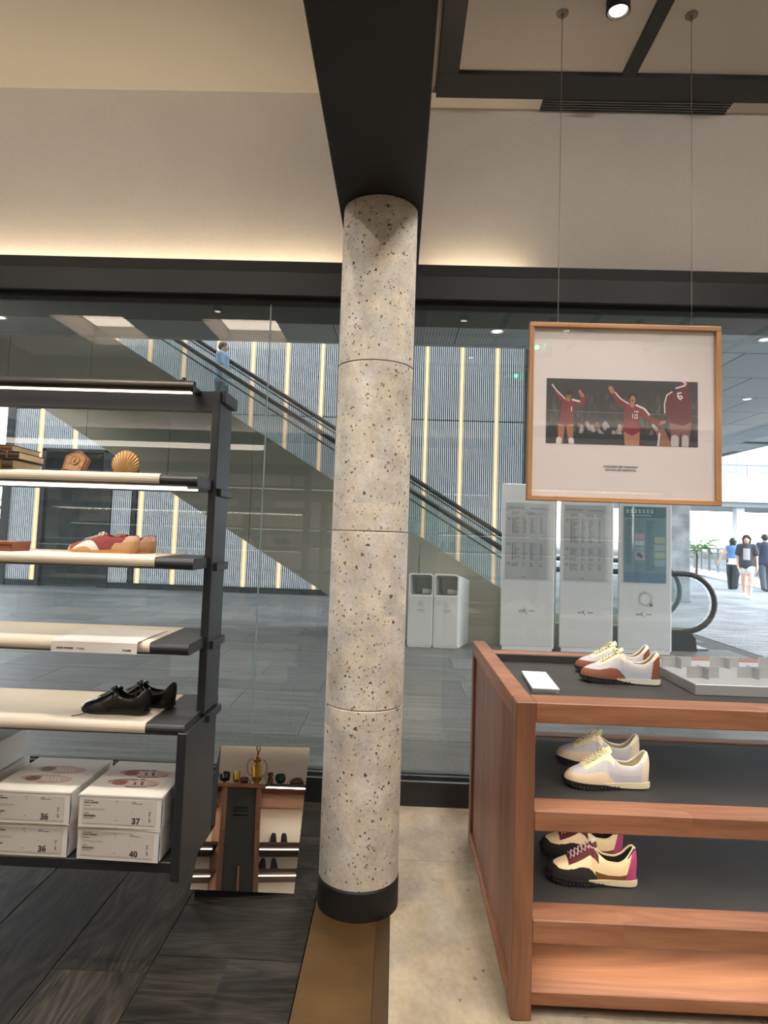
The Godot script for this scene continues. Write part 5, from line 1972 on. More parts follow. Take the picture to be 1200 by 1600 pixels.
func person(label: String, at: Vector3, turn: float, h: float, look: Dictionary, group := "") -> void:
	var o := thing("person", label, "person", at, turn, group)
	var k := h / 1.65
	var v := func(x: float, y: float, z: float) -> Vector3: return Vector3(x, y, z) * k
	var st: float = look.get("stride", 0.0)
	var skin: Material = look.skin
	var hd: Vector3 = v.call(0.0, 1.545, 0.015)
	var sh := 0.165
	var hip := 0.085
	var b := []
	# trunk, neck, head
	b.append([v.call(0, 0.93, 0), v.call(0, 1.08, 0), 0.125 * k, 0.115 * k])
	b.append([v.call(0, 1.08, 0), v.call(0, 1.30, 0), 0.112 * k, 0.125 * k])
	b.append([v.call(-sh * 0.8, 1.345, 0), v.call(sh * 0.8, 1.345, 0), 0.06 * k, 0.06 * k])
	b.append([v.call(0, 1.36, 0), v.call(0, 1.48, 0.01), 0.05 * k, 0.046 * k])
	b.append([hd + v.call(0, 0.012, -0.008), hd + v.call(0, -0.03, 0.008), 0.082 * k, 0.068 * k])
	b.append([hd + v.call(0, -0.075, 0.032), hd + v.call(0, -0.06, 0.03), 0.036 * k, 0.04 * k])
	b.append([hd + v.call(0, -0.005, 0.084), hd + v.call(0, -0.03, 0.094), 0.008 * k, 0.013 * k])      # nose
	for sd in [-1.0, 1.0]:
		b.append([hd + v.call(sd * 0.078, 0.01, -0.005), hd + v.call(sd * 0.078, -0.02, -0.005), 0.012 * k, 0.009 * k])   # ear
	var knees := []
	var feet := []
	for sd in [-1.0, 1.0]:
		var lz: float = st * sd
		var kn: Vector3 = v.call(sd * (hip + 0.005), 0.49, lz * 0.55 + 0.02)
		var an: Vector3 = v.call(sd * (hip - 0.01), 0.085 + (0.05 if lz < -0.05 else 0.0), lz)
		knees.append(kn)
		feet.append(an)
		b.append([v.call(sd * hip, 0.90, 0), kn, 0.088 * k, 0.056 * k])
		b.append([kn, kn.lerp(an, 0.35), 0.053 * k, 0.054 * k])
		b.append([kn.lerp(an, 0.35), an, 0.054 * k, 0.034 * k])
		b.append([an + v.call(0, -0.045, -0.03), an + v.call(0, -0.055, 0.13), 0.036 * k, 0.028 * k])
		var arm: Array = look.arms[0 if sd < 0 else 1]
		var s0: Vector3 = v.call(sd * sh, 1.345, 0)
		var el: Vector3 = v.call(sd * arm[0], arm[1], arm[2])
		var wr: Vector3 = v.call(sd * arm[3], arm[4], arm[5])
		b.append([s0, el, 0.05 * k, 0.04 * k])
		b.append([el, wr, 0.039 * k, 0.027 * k])
		var dn := (wr - el).normalized()
		b.append([wr, wr + dn * 0.075 * k, 0.026 * k, 0.03 * k])
	var s := mb()
	body(b, 0.018, 0.035, s, 0)
	obj("body", s, skin, o)
	# hands: five tapered fingers each
	s = mb()
	for sd in [-1.0, 1.0]:
		var arm: Array = look.arms[0 if sd < 0 else 1]
		var el: Vector3 = v.call(sd * arm[0], arm[1], arm[2])
		var wr: Vector3 = v.call(sd * arm[3], arm[4], arm[5])
		var dn := (wr - el).normalized()
		var side := dn.cross(Vector3(sd, 0, 0)).normalized()
		for i in 4:
			var r0: Vector3 = wr + dn * 0.085 * k + side * (i - 1.5) * 0.017 * k
			var ln: float = [0.06, 0.07, 0.066, 0.052][i] * k
			var mid: Vector3 = r0 + dn * ln * 0.55 + Vector3(-sd * 0.006, 0, 0)
			cyl(s, r0, mid, 0.0095 * k, 0.0085 * k, 8)
			cyl(s, mid, mid + (dn + Vector3(-sd * 0.4, 0, 0)).normalized() * ln * 0.5, 0.0085 * k, 0.006 * k, 8)
		var tb: Vector3 = wr + dn * 0.03 * k + side * 0.026 * k
		cyl(s, tb, tb + (dn * 0.7 + side * 0.6).normalized() * 0.05 * k, 0.011 * k, 0.008 * k, 8)
	obj("fingers", s, skin, o)
	# face
	s = mb()
	for sd in [-1.0, 1.0]:
		ball(s, hd + v.call(sd * 0.031, 0.008, 0.069), Vector3(0.012, 0.007, 0.007) * k, 8)
	obj("eyes", s, M.ink, o)
	s = mb()
	ball(s, hd + v.call(0, -0.062, 0.068), Vector3(0.022, 0.006, 0.008) * k, 8)
	obj("lips", s, mat(rgb(170, 86, 80), 0.6), o)
	nest(o, ["fingers", "eyes", "lips"], "body")
	# hair
	var hb := [[hd + v.call(0, 0.035, -0.02), hd + v.call(0, 0.0, -0.035), 0.088 * k, 0.082 * k]]
	for sd in [-1.0, 1.0]:
		hb.append([hd + v.call(sd * 0.05, 0.05, 0.025), hd + v.call(sd * 0.078, -0.0, -0.01), 0.036 * k, 0.03 * k])
		if look.get("long_hair", 0.0) > 0.0:
			hb.append([hd + v.call(sd * 0.07, 0.0, -0.02), hd + v.call(sd * 0.075, -look.long_hair, 0.0), 0.04 * k, 0.025 * k])
			hb.append([hd + v.call(sd * 0.03, 0.0, -0.06), hd + v.call(sd * 0.045, -look.long_hair * 1.1, -0.07), 0.05 * k, 0.035 * k])
	body_obj("hair", hb, 0.014, 0.03, look.hair, o)
	# shirt
	var g: float = 0.016 * k
	var c := []
	c.append([v.call(0, look.hem, 0), v.call(0, 1.1, 0), 0.135 * k + g * look.loose, 0.118 * k + g * look.loose])
	if look.hem < 1.0:        # a shirt worn over the hips
		for sd in [-1.0, 1.0]:
			c.append([v.call(sd * 0.088, look.hem - 0.02, 0), v.call(sd * 0.06, look.hem + 0.14, 0), 0.118 * k + g * 0.6, 0.10 * k + g * 0.6])
	c.append([v.call(0, 1.1, 0), v.call(0, 1.30, 0), 0.115 * k + g * look.loose, 0.128 * k + g])
	c.append([v.call(-sh * 0.85, 1.345, 0), v.call(sh * 0.85, 1.345, 0), 0.06 * k + g, 0.06 * k + g])
	for sd in [-1.0, 1.0]:
		var arm: Array = look.arms[0 if sd < 0 else 1]
		var s0: Vector3 = v.call(sd * sh, 1.345, 0)
		var el: Vector3 = v.call(sd * arm[0], arm[1], arm[2])
		if look.sleeve > 0.0:
			c.append([s0, s0.lerp(el, look.sleeve), 0.058 * k + g, 0.056 * k + g * look.loose])
	body_obj("shirt", c, 0.018, 0.035, look.shirt, o)
	# trousers, shorts or skirt
	var t := [[v.call(0, 0.93, 0), v.call(0, 1.02, 0), 0.13 * k + g * 0.4, 0.118 * k + g * 0.4]]
	for i in 2:
		var sd := -1.0 if i == 0 else 1.0
		var top: Vector3 = v.call(sd * hip, 0.90, 0)
		if look.legs >= 1.0:
			t.append([top, knees[i], 0.092 * k + g * 0.6, 0.066 * k + g * look.wide])
			t.append([knees[i], feet[i] + v.call(0, -0.03, 0), 0.064 * k + g * look.wide, 0.05 * k + g * look.wide])
		else:
			t.append([top, top.lerp(knees[i], look.legs), 0.094 * k + g, 0.09 * k + g])
	body_obj("trousers" if look.legs >= 1.0 else "shorts", t, 0.018, 0.025, look.trousers, o)
	if look.has("skirt"):
		s = mb()
		var pr := [Vector2(0.0, 1.05), Vector2(0.125, 1.04), Vector2(0.15, 0.95), Vector2(0.175, 0.80), Vector2(0.168, 0.80), Vector2(0.0, 0.86)]
		var q := []
		for p in pr:
			q.append(p * k)
		lathe(s, q, Vector3.ZERO, 20)
		obj("tied_shirt", s, look.skirt, o)
	var sn := []
	for an in feet:
		sn.append([an + v.call(0, -0.042, -0.035), an + v.call(0, -0.052, 0.14), 0.045 * k, 0.036 * k])
	body_obj("shoes", sn, 0.014, 0.02, look.shoes, o)
	if look.has("bag"):
		s = mb()
		ball(s, v.call(look.bag_side * 0.24, 0.88, -0.02), Vector3(0.09, 0.19, 0.13) * k, 16)
		tube(s, [v.call(look.bag_side * 0.22, 1.03, 0.0), v.call(look.bag_side * 0.12, 1.38, 0.085), v.call(-look.bag_side * 0.02, 1.3, 0.12)], 0.014 * k, 6)
		obj("shoulder_bag", s, look.bag, o)
	if look.has("print"):
		s = mb()
		var rows := []
		for i in 7:
			var l := []
			for j in 7:
				var x := lerpf(-0.075, 0.085, j / 6.0)
				l.append(v.call(x, lerpf(1.30, 1.0, i / 6.0), sqrt(0.0245 - x * x * 0.9) + 0.004 - 0.006 * (i / 6.0)))
			rows.append(l)
		sheet(s, rows, Vector3.BACK)
		obj("shirt_print", s, look.print, o)
		nest(o, ["shirt_print"], "shirt")

func build_people() -> void:
	var skin := mat(rgb(222, 178, 152), 0.6)
	skin.subsurf_scatter_enabled = true
	skin.subsurf_scatter_strength = 0.1
	var black_hair := mat(rgb(30, 26, 26), 0.5)
	person("woman walking in a loose dark grey printed T-shirt and white shorts on the plaza", Vector3(8.98, 0, -17.2), -0.55, 1.62, {"skin": skin, "hair": black_hair, "long_hair": 0.1, "arms": [[0.215, 1.09, -0.02, 0.2, 0.86, 0.06], [0.22, 1.09, 0.0, 0.235, 0.85, 0.03]], "stride": 0.16, "hem": 0.90, "loose": 1.4, "sleeve": 0.7, "shirt": mat(rgb(62, 62, 72), 0.8), "legs": 0.42, "wide": 1.0, "trousers": mat(rgb(226, 226, 222), 0.8), "shoes": mat(rgb(226, 226, 226), 0.6), "print": mat(rgb(186, 186, 192), 0.8)})
	person("long haired woman in a blue top, white waist shirt and wide dark trousers", Vector3(10.33, 0, -20.6), 2.6, 1.58, {"skin": skin, "hair": black_hair, "long_hair": 0.22, "arms": [[0.22, 1.1, -0.03, 0.2, 0.88, 0.06], [0.30, 1.12, 0.02, 0.40, 0.9, 0.05]], "stride": 0.18, "hem": 1.04, "loose": 0.5, "sleeve": 0.0, "shirt": mat(rgb(84, 132, 188), 0.8), "legs": 1.0, "wide": 2.2, "trousers": mat(rgb(44, 50, 60), 0.8), "skirt": mat(rgb(214, 220, 224), 0.8), "shoes": mat(rgb(40, 40, 44), 0.6), "bag": mat(rgb(50, 56, 70), 0.7), "bag_side": -1.0})
	person("man in a dark blue T-shirt and grey trousers at the picture's right edge", Vector3(10.98, 0, -20.0), 2.9, 1.71, {"skin": skin, "hair": black_hair, "arms": [[0.215, 1.09, 0.02, 0.225, 0.85, 0.06], [0.215, 1.09, 0.0, 0.22, 0.85, 0.05]], "stride": -0.14, "hem": 0.86, "loose": 1.6, "sleeve": 0.8, "shirt": mat(rgb(48, 58, 78), 0.8), "legs": 1.0, "wide": 1.4, "trousers": mat(rgb(76, 84, 92), 0.8), "shoes": mat(rgb(50, 50, 52), 0.6)})
	person("child in a light blue shirt standing on the escalator", Vector3(-2.52, 2.80, -9.0), 1.5, 1.12, {"skin": skin, "hair": mat(rgb(96, 66, 46), 0.6), "arms": [[0.21, 1.1, 0.05, 0.2, 0.95, 0.18], [0.21, 1.1, 0.0, 0.22, 0.87, 0.04]], "stride": 0.0, "hem": 0.86, "loose": 1.2, "sleeve": 0.8, "shirt": mat(rgb(150, 186, 206), 0.8), "legs": 0.6, "wide": 1.0, "trousers": mat(rgb(60, 86, 116), 0.8), "shoes": mat(rgb(190, 110, 60), 0.6)})

# ------------------------------------------------------------------ outside the window
func build_outside() -> void:
	# floor of the passage: granite flags, laid one by one as far as they can be told apart
	var o := setting("floor")
	var s := mb()
	span(s, Vector3(-16, -0.3, -14.2), Vector3(4.41, -0.006, -3.62), 0.0)
	obj("joint_bed", s, M.granite_joint, o)
	var tile := mb()
	span(tile, Vector3(-0.5985, -0.03, -0.2985), Vector3(0.5985, 0, 0.2985), 0.002)
	var tm := tile.commit()
	rng.seed = 5
	for j in 18:
		for i in 12:
			inst("flagstone", tm, M["granite%d" % rng.randi_range(0, 3)], o, Vector3(-10.2 + i * 1.2 + (0.6 if j % 2 else 0.0), -0.002 * rng.randf(), -3.70 - 0.3 - j * 0.6))
	o = setting("floor")
	s = mb()
	span(s, Vector3(-40, -0.3, -14.2), Vector3(-10.8, 0.0, -3.6), 0.0)
	span(s, Vector3(-40, -0.3, -70), Vector3(60, -0.012, -14.2), 0.0)
	span(s, Vector3(4.41, -0.3, -14.2), Vector3(60, -0.012, 10), 0.0)
	obj("plaza_bed", s, M.granite_joint, o)
	s = mb()
	for i in 24:
		span(s, Vector3(4.42, -0.02, -3.7 - i * 1.0), Vector3(22, 0.0, -4.69 - i * 1.0), 0.002)
	for i in 24:
		span(s, Vector3(2.7, -0.02, -27.7 - i * 1.0), Vector3(6.89, 0.0, -28.69 - i * 1.0), 0.002)
	for i in 13:
		span(s, Vector3(2.7, -0.02, -14.6 - i * 1.0), Vector3(4.41, 0.0, -15.59 - i * 1.0), 0.002)
	for i in 12:
		span(s, Vector3(6.9, -0.02, -27.7 - i * 1.6), Vector3(22, 0.0, -29.29 - i * 1.6), 0.002)
	var pl := obj("paving_band", s, M.plaza, o)
	pl.set_meta("kind", "stuff")

	# shop front's own outer wall, unseen storeys above, partly added to block sun, the low canopy before the open atrium
	s = mb()
	span(s, Vector3(-16, 2.6, -4.0), Vector3(8.4, 3.95, -3.72), 0.0)
	span(s, Vector3(4.32, -0.1, -4.0), Vector3(6.5, 2.6, -3.72), 0.0)
	span(s, Vector3(-16, -0.1, -4.0), Vector3(-5.42, 2.6, -3.72), 0.0)
	struct("wall_outer", s, M.concrete)
	s = mb()
	span(s, Vector3(-16, 3.9, -8.0), Vector3(8.45, 13, -3.72), 0.0)
	span(s, Vector3(2.66, 3.9, -40), Vector3(8.45, 13, -8.0), 0.0)  # mass over the right canopy, added to keep sun out of the atrium
	struct("wall_upper_sun_block", s, M.concrete)
	o = setting("ceiling")
	s = mb()
	span(s, Vector3(-16, 3.71, -8.0), Vector3(8.45, 3.9, -4.0), 0.0)
	span(s, Vector3(2.66, 3.71, -40), Vector3(8.45, 3.9, -8.0), 0.0)
	obj("canopy_slab", s, M.soffit_edge, o)
	s = mb()
	span(s, Vector3(-16, 3.655, -8.06), Vector3(2.66, 3.95, -7.96), 0.004)
	span(s, Vector3(8.40, 3.65, -40), Vector3(8.47, 3.95, -4.0), 0.004)
	obj("canopy_edge", s, M.soffit_edge, o)
	var panel := mb()
	span(panel, Vector3(-0.708, 0, -0.588), Vector3(0.708, 0.03, 0.588), 0.004)
	var pm := panel.commit()
	for j in 20:
		for i in 14:
			var x := -10.78 + i * 1.425 + (0.71 if j % 2 == 0 else 0.0)
			if x > 7.8 or (j > 2 and x < 3.1):
				continue
			inst("ceiling_panel", pm, M.perforated, o, Vector3(x, 3.66, -5.025 - j * 1.19))
	# downlights set in the canopy
	for p in [[-4.66, -7.34, "at the far left before the escalator"], [-1.8, -5.6, "over the left window"], [1.06, -7.385, "between the column and the poster"], [4.1, -7.43, "right of the poster"], [1.3, -5.4, "close above the right window"], [5.5, -10.5, "over the white pillars"], [5.4, -14.0, "near the concrete pillar"]]:
		var d := thing("downlight", "small round downlight in the canopy outside, " + p[2], "downlight", Vector3(p[0], 3.66, p[1]), 0.0, "canopy downlights")
		s = mb()
		lathe(s, [Vector2(0.05, 0.0), Vector2(0.07, -0.012), Vector2(0.08, -0.01), Vector2(0.08, 0.0)], Vector3.ZERO, 20)
		obj("ring", s, M.white, d)
		s = mb()
		cyl(s, Vector3(0, -0.004, 0), Vector3(0, -0.008, 0), 0.055, 0.055, 18)
		obj("lamp", s, M.lamp_canopy, d)
		var l := SpotLight3D.new()
		l.name = "spot_light"
		d.add_child(l, true)
		l.position = Vector3(0, -0.015, 0)
		l.basis = Basis.looking_at(Vector3.DOWN, Vector3.FORWARD)
		l.light_energy = 6.0
		l.light_color = Color(1.0, 0.97, 0.92)
		l.spot_angle = 65.0
		l.spot_angle_attenuation = 0.8
		l.spot_range = 14.0
		l.spot_attenuation = 2.0
		l.light_size = 0.05
		l.shadow_enabled = true

	# the slatted wall across the passage
	o = setting("wall_across")
	var zf := -13.9
	s = mb()
	span(s, Vector3(-8.33, 0, zf - 0.12), Vector3(-7.66, 9.0, zf - 2.0), 0.0)
	span(s, Vector3(-6.12, 0, zf - 0.12), Vector3(2.63, 9.0, zf - 2.0), 0.0)
	span(s, Vector3(-7.66, 2.87, zf - 0.12), Vector3(-6.12, 9.0, zf - 2.0), 0.0)
	span(s, Vector3(-8.33, 0, zf - 1.4), Vector3(2.63, 9.0, zf - 2.0), 0.0)
	obj("backing", s, M.slat_back, o)
	var sm := mb()
	span(sm, Vector3(-0.0105, 0, -0.04), Vector3(0.0105, 1, 0.0), 0.004)
	var slat := sm.commit()
	var strips := []
	for k in range(-11, 3):
		strips.append(0.524 + 0.75 * k)
	var edges := [-8.33] + strips + [2.63]
	for i in edges.size() - 1:
		var a: float = edges[i] + (0.036 if i > 0 else 0.0)
		var b: float = edges[i + 1] - (0.036 if i < edges.size() - 2 else 0.0)
		var n := int(round((b - a) / 0.0428))
		var tr := []
		for k in n:
			var x := a + (k + 0.5) * (b - a) / n
			for seg in [[0.12, 3.772], [3.792, 8.9]]:
				var y0: float = seg[0]
				if x > -7.66 and x < -6.12 and y0 < 2.0:
					y0 = 2.93
				if absf(x + 5.62) < 0.05 and y0 < 2.0:
					y0 = 2.93
				tr.append(Transform3D(Basis().scaled(Vector3(1, seg[1] - y0, 1)), Vector3(x, y0, zf)))
		var mm := MultiMesh.new()
		mm.transform_format = MultiMesh.TRANSFORM_3D
		mm.mesh = slat
		mm.instance_count = tr.size()
		for k in tr.size():
			mm.set_instance_transform(k, tr[k])
		var mi := MultiMeshInstance3D.new()
		mi.multimesh = mm
		mi.material_override = M.slat
		mi.name = "slat_bay"
		mi.set_meta("kind", "stuff")
		o.add_child(mi, true)
	for x in strips:
		var y0 := 0.12
		if x > -7.66 and x < -6.12:
			y0 = 2.93
		s = mb()
		span(s, Vector3(x - 0.033, y0, zf - 0.05), Vector3(x + 0.033, 8.9, zf + 0.004), 0.006)
		obj("light_strip", s, M.wall_lamp, o)
	s = mb()
	span(s, Vector3(-8.33, 0, zf - 0.06), Vector3(-7.66, 0.12, zf + 0.005), 0.002)
	span(s, Vector3(-6.12, 0, zf - 0.06), Vector3(2.63, 0.12, zf + 0.005), 0.002)
	obj("skirting", s, M.black_frame, o)
	s = mb()
	span(s, Vector3(-8.33, 8.9, zf - 0.1), Vector3(2.63, 9.1, zf + 0.03), 0.002)
	obj("head_trim", s, M.soffit_edge, o)
	s = mb()
	span(s, Vector3(2.60, 0, zf - 0.1), Vector3(2.66, 9.0, zf + 0.02), 0.002)
	span(s, Vector3(-8.47, 0, zf - 0.1), Vector3(-8.30, 9.0, zf + 0.03), 0.002)
	span(s, Vector3(-5.66, 0, zf - 0.1), Vector3(-5.58, 2.93, zf + 0.01), 0.002)
	obj("end_post", s, M.black_frame, o)
	# dark shop entrance in it
	var d := setting("door")
	s = mb()
	span(s, Vector3(-7.66, 0, zf - 0.12), Vector3(-7.57, 2.93, zf + 0.02), 0.003)
	span(s, Vector3(-6.32, 0, zf - 0.12), Vector3(-6.12, 2.93, zf + 0.02), 0.003)
	span(s, Vector3(-7.66, 2.86, zf - 0.12), Vector3(-6.12, 2.93, zf + 0.02), 0.003)
	obj("door_frame", s, M.black_frame, d)
	s = mb()
	span(s, Vector3(-7.57, 0.0, zf - 0.06), Vector3(-6.32, 2.86, zf - 0.05), 0.0)
	obj("door_pane", s, M.glass_clear, d)
	s = mb()
	span(s, Vector3(-7.60, 2.30, zf - 0.10), Vector3(-6.30, 2.36, zf - 0.03), 0.002)
	obj("door_transom", s, M.black_frame, d)

	# recycling bins
	bin("white litter bin, left of two with the opening at the top, half behind the column", Vector3(0.150, 0, -7.865), "其他垃圾", true)
	bin("white recycling bin beside the escalator, right of the two bins", Vector3(0.450, 0, -7.865), "可回收物", false)
	# information pillars
	kiosk("white directory pillar with a grey listing, leftmost of the three", Vector3(1.247, 0, -7.905), 0)
	kiosk("white directory pillar with a grey listing, between the other two", Vector3(1.945, 0, -7.93), 1)
	kiosk("white pillar with a blue green poster and round emblem, rightmost of the three", Vector3(2.645, 0, -7.96), 2)
	escalator()
	# square concrete pillar
	d = thing("pillar", "square grey concrete pillar behind the rightmost white pillar", "pillar", Vector3(6.28, 0, -15.7))
	s = mb()
	span(s, Vector3(-0.42, 0.06, -0.42), Vector3(0.42, 3.66, 0.42), 0.01)
	obj("shaft", s, M.concrete, d)
	s = mb()
	span(s, Vector3(-0.44, 0, -0.44), Vector3(0.44, 0.06, 0.44), 0.005)
	obj("base", s, M.concrete, d)
	# railing at the plaza's edge
	d = thing("railing", "pale metal railing with thin bars along the far edge of the plaza", "railing")
	var p0 := Vector3(15.6, 0, -38.0)
	var p1 := Vector3(11.7, 0, -20.5)
	var len := p0.distance_to(p1)
	var dir := (p1 - p0) / len
	T = Transform3D(Basis(dir, Vector3.UP, dir.cross(Vector3.UP)), p0)
	s = mb()
	span(s, Vector3(0, 0, -0.2), Vector3(len, 0.22, 0.2), 0.01)
	obj("kerb", s, M.building, d)
	s = mb()
	span(s, Vector3(0, 1.18, -0.03), Vector3(len, 1.24, 0.03), 0.005)
	span(s, Vector3(0, 0.30, -0.02), Vector3(len, 0.34, 0.02), 0.004)
	span(s, Vector3(0, 1.02, -0.02), Vector3(len, 1.05, 0.02), 0.004)
	obj("rail", s, M.railing, d)
	for i in 13:
		s = mb()
		span(s, Vector3(i * len / 12.0 - 0.03, 0.2, -0.04), Vector3(i * len / 12.0 + 0.03, 1.2, 0.04), 0.004)
		obj("post", s, M.railing, d)
	for i in 120:
		s = mb()
		span(s, Vector3((i + 0.5) * len / 120.0 - 0.009, 0.32, -0.009), Vector3((i + 0.5) * len / 120.0 + 0.009, 1.04, 0.009), 0.002)
		obj("bar", s, M.railing, d)
	T = Transform3D.IDENTITY
	# planting beyond it
	palm("feathery green palm beyond the railing beside the pillar", Vector3(13.2, 0, -29.5), 2.9)
	shrub("round green shrub beyond the railing behind the walkers", Vector3(15.4, 0, -25.5), 1.3, 3)
	shrub("low green shrub at the foot of the palm", Vector3(16.6, 0, -31.0), 1.0, 5)
	for i in 3:
		shrub(["tall green bush past the far left end of the passage", "second green bush past the left end of the passage", "third green bush past the left end of the passage, farthest"][i], Vector3(-10.0 - i * 2.7, 0, -15.8 - i * 0.8), 2.3, 11 + i)
	# pale building across the plaza
	d = thing("building", "pale building across the plaza with tall windows over a white parapet", "building", Vector3(0, 0, -36))
	s = mb()
	span(s, Vector3(11.5, 3.75, -6), Vector3(48, 4.95, 0.0), 0.02)
	span(s, Vector3(11.5, 4.95, -6), Vector3(48, 14, -1.2), 0.02)
	obj("wall", s, M.building, d)
	s = mb()
	span(s, Vector3(11.5, 3.5, -6), Vector3(48, 3.75, -0.4), 0.02)
	obj("lower_slab", s, M.soffit_edge, d)
	for i in 12:
		var x := 13.0 + i * 1.75
		var f := mb()
		span(f, Vector3(x, 5.0, -1.25), Vector3(x + 0.95, 8.6, -1.16), 0.01)
		var w := obj("window", f, M.window_far, d)
		f = mb()
		span(f, Vector3(x - 0.06, 5.0, -1.2), Vector3(x, 8.6, -1.1), 0.01)
		span(f, Vector3(x + 0.62, 5.0, -1.2), Vector3(x + 0.66, 8.6, -1.1), 0.01)
		obj("mullion", f, M.building, w)
	s = mb()
	span(s, Vector3(11.5, 5.72, -0.06), Vector3(48, 5.78, 0.0), 0.01)
	span(s, Vector3(11.5, 5.35, -0.05), Vector3(48, 5.38, -0.01), 0.01)
	for i in 25:
		span(s, Vector3(11.6 + i * 1.45, 4.95, -0.05), Vector3(11.64 + i * 1.45, 5.75, -0.01), 0.005)
	obj("balcony_rail", s, M.railing, d)
	for x in [18.95, 24.0, 29.0, 34.0]:
		s = mb()
		span(s, Vector3(x - 0.22, 0, -1.4), Vector3(x + 0.22, 3.5, -0.9), 0.02)
		obj("column", s, M.building, d)

func shrub(label: String, at: Vector3, h: float, sd: int) -> void:
	var o := thing("shrub", label, "shrub", at, 0.0)
	var r := RandomNumberGenerator.new()
	r.seed = sd
	var s := mb()
	for i in 5:
		tube(s, [Vector3(r.randf_range(-0.1, 0.1), 0, r.randf_range(-0.1, 0.1)), Vector3(r.randf_range(-0.4, 0.4), h * 0.6, r.randf_range(-0.4, 0.4))], 0.02, 6)
	obj("stem", s, M.bark, o)
	s = mb()
	for i in 700:
		var d := Vector3(r.randfn(), r.randfn(), r.randfn()).normalized() * pow(r.randf(), 0.4)
		var c := Vector3(d.x * h * 0.5, h * 0.58 + d.y * h * 0.42, d.z * h * 0.5)
		leaf(s, c, Vector3(r.randfn(), r.randf() * 0.8, r.randfn()).normalized(), 0.10 * h, 0.045 * h)
	obj("foliage", s, M.leaf, o).set_meta("kind", "stuff")

func leaf(s: SurfaceTool, c: Vector3, d: Vector3, l: float, w: float) -> void:
	var f := frame_of(d)
	var n: Vector3 = f[1]
	var m: Vector3 = c + d * l * 0.5 + n * l * 0.06
	tri(s, c, m + f[0] * w * 0.5, m - f[0] * w * 0.5, n)
	tri(s, m + f[0] * w * 0.5, c + d * l, m - f[0] * w * 0.5, n)

func palm(label: String, at: Vector3, h: float) -> void:
	var o := thing("palm", label, "palm", at)
	var s := mb()
	tube(s, [Vector3(0, 0, 0), Vector3(0.03, h * 0.3, 0), Vector3(0, h * 0.34, 0.02)], 0.05, 8)
	obj("trunk", s, M.bark, o)
	for i in 15:
		s = mb()
		var a := TAU * i / 15.0 + 0.2
		var u := Vector3(cos(a), 0, sin(a))
		var prev := Vector3(0, h * 0.34, 0)
		var pts := [prev]
		for k in range(1, 11):
			var t := k / 10.0
			var p := Vector3(0, h * 0.34, 0) + u * t * h * 0.36 + Vector3.UP * h * (0.62 * t - 0.42 * t * t * (1.0 + 0.5 * (i % 3)))
			pts.append(p)
			var side := u.cross(Vector3.UP)
			for sd in [-1.0, 1.0]:
				leaf(s, p, (u * 0.5 + side * sd + Vector3.DOWN * 0.3).normalized(), h * 0.17 * sin(PI * (0.15 + 0.8 * t)), 0.13)
		tube(s, pts, 0.012, 5)
		obj("frond", s, M.leaf, o)

# ring between two outlines of equally many points, from z0 to z1
func ring(s: SurfaceTool, outer: Array, inner: Array, z0: float, z1: float) -> void:
	var n := outer.size()
	for i in n:
		var j := (i + 1) % n
		var a := Vector3(outer[i].x, outer[i].y, z1)
		var b := Vector3(outer[j].x, outer[j].y, z1)
		var c := Vector3(inner[j].x, inner[j].y, z1)
		var d := Vector3(inner[i].x, inner[i].y, z1)
		var dz := Vector3(0, 0, z0 - z1)
		quad(s, a, b, c, d, Vector3.BACK)
		var e: Vector2 = outer[j] - outer[i]
		quad(s, a, b, b + dz, a + dz, Vector3(e.y, -e.x, 0).normalized())
		var g: Vector2 = inner[j] - inner[i]
		quad(s, d, c, c + dz, d + dz, Vector3(-g.y, g.x, 0).normalized())

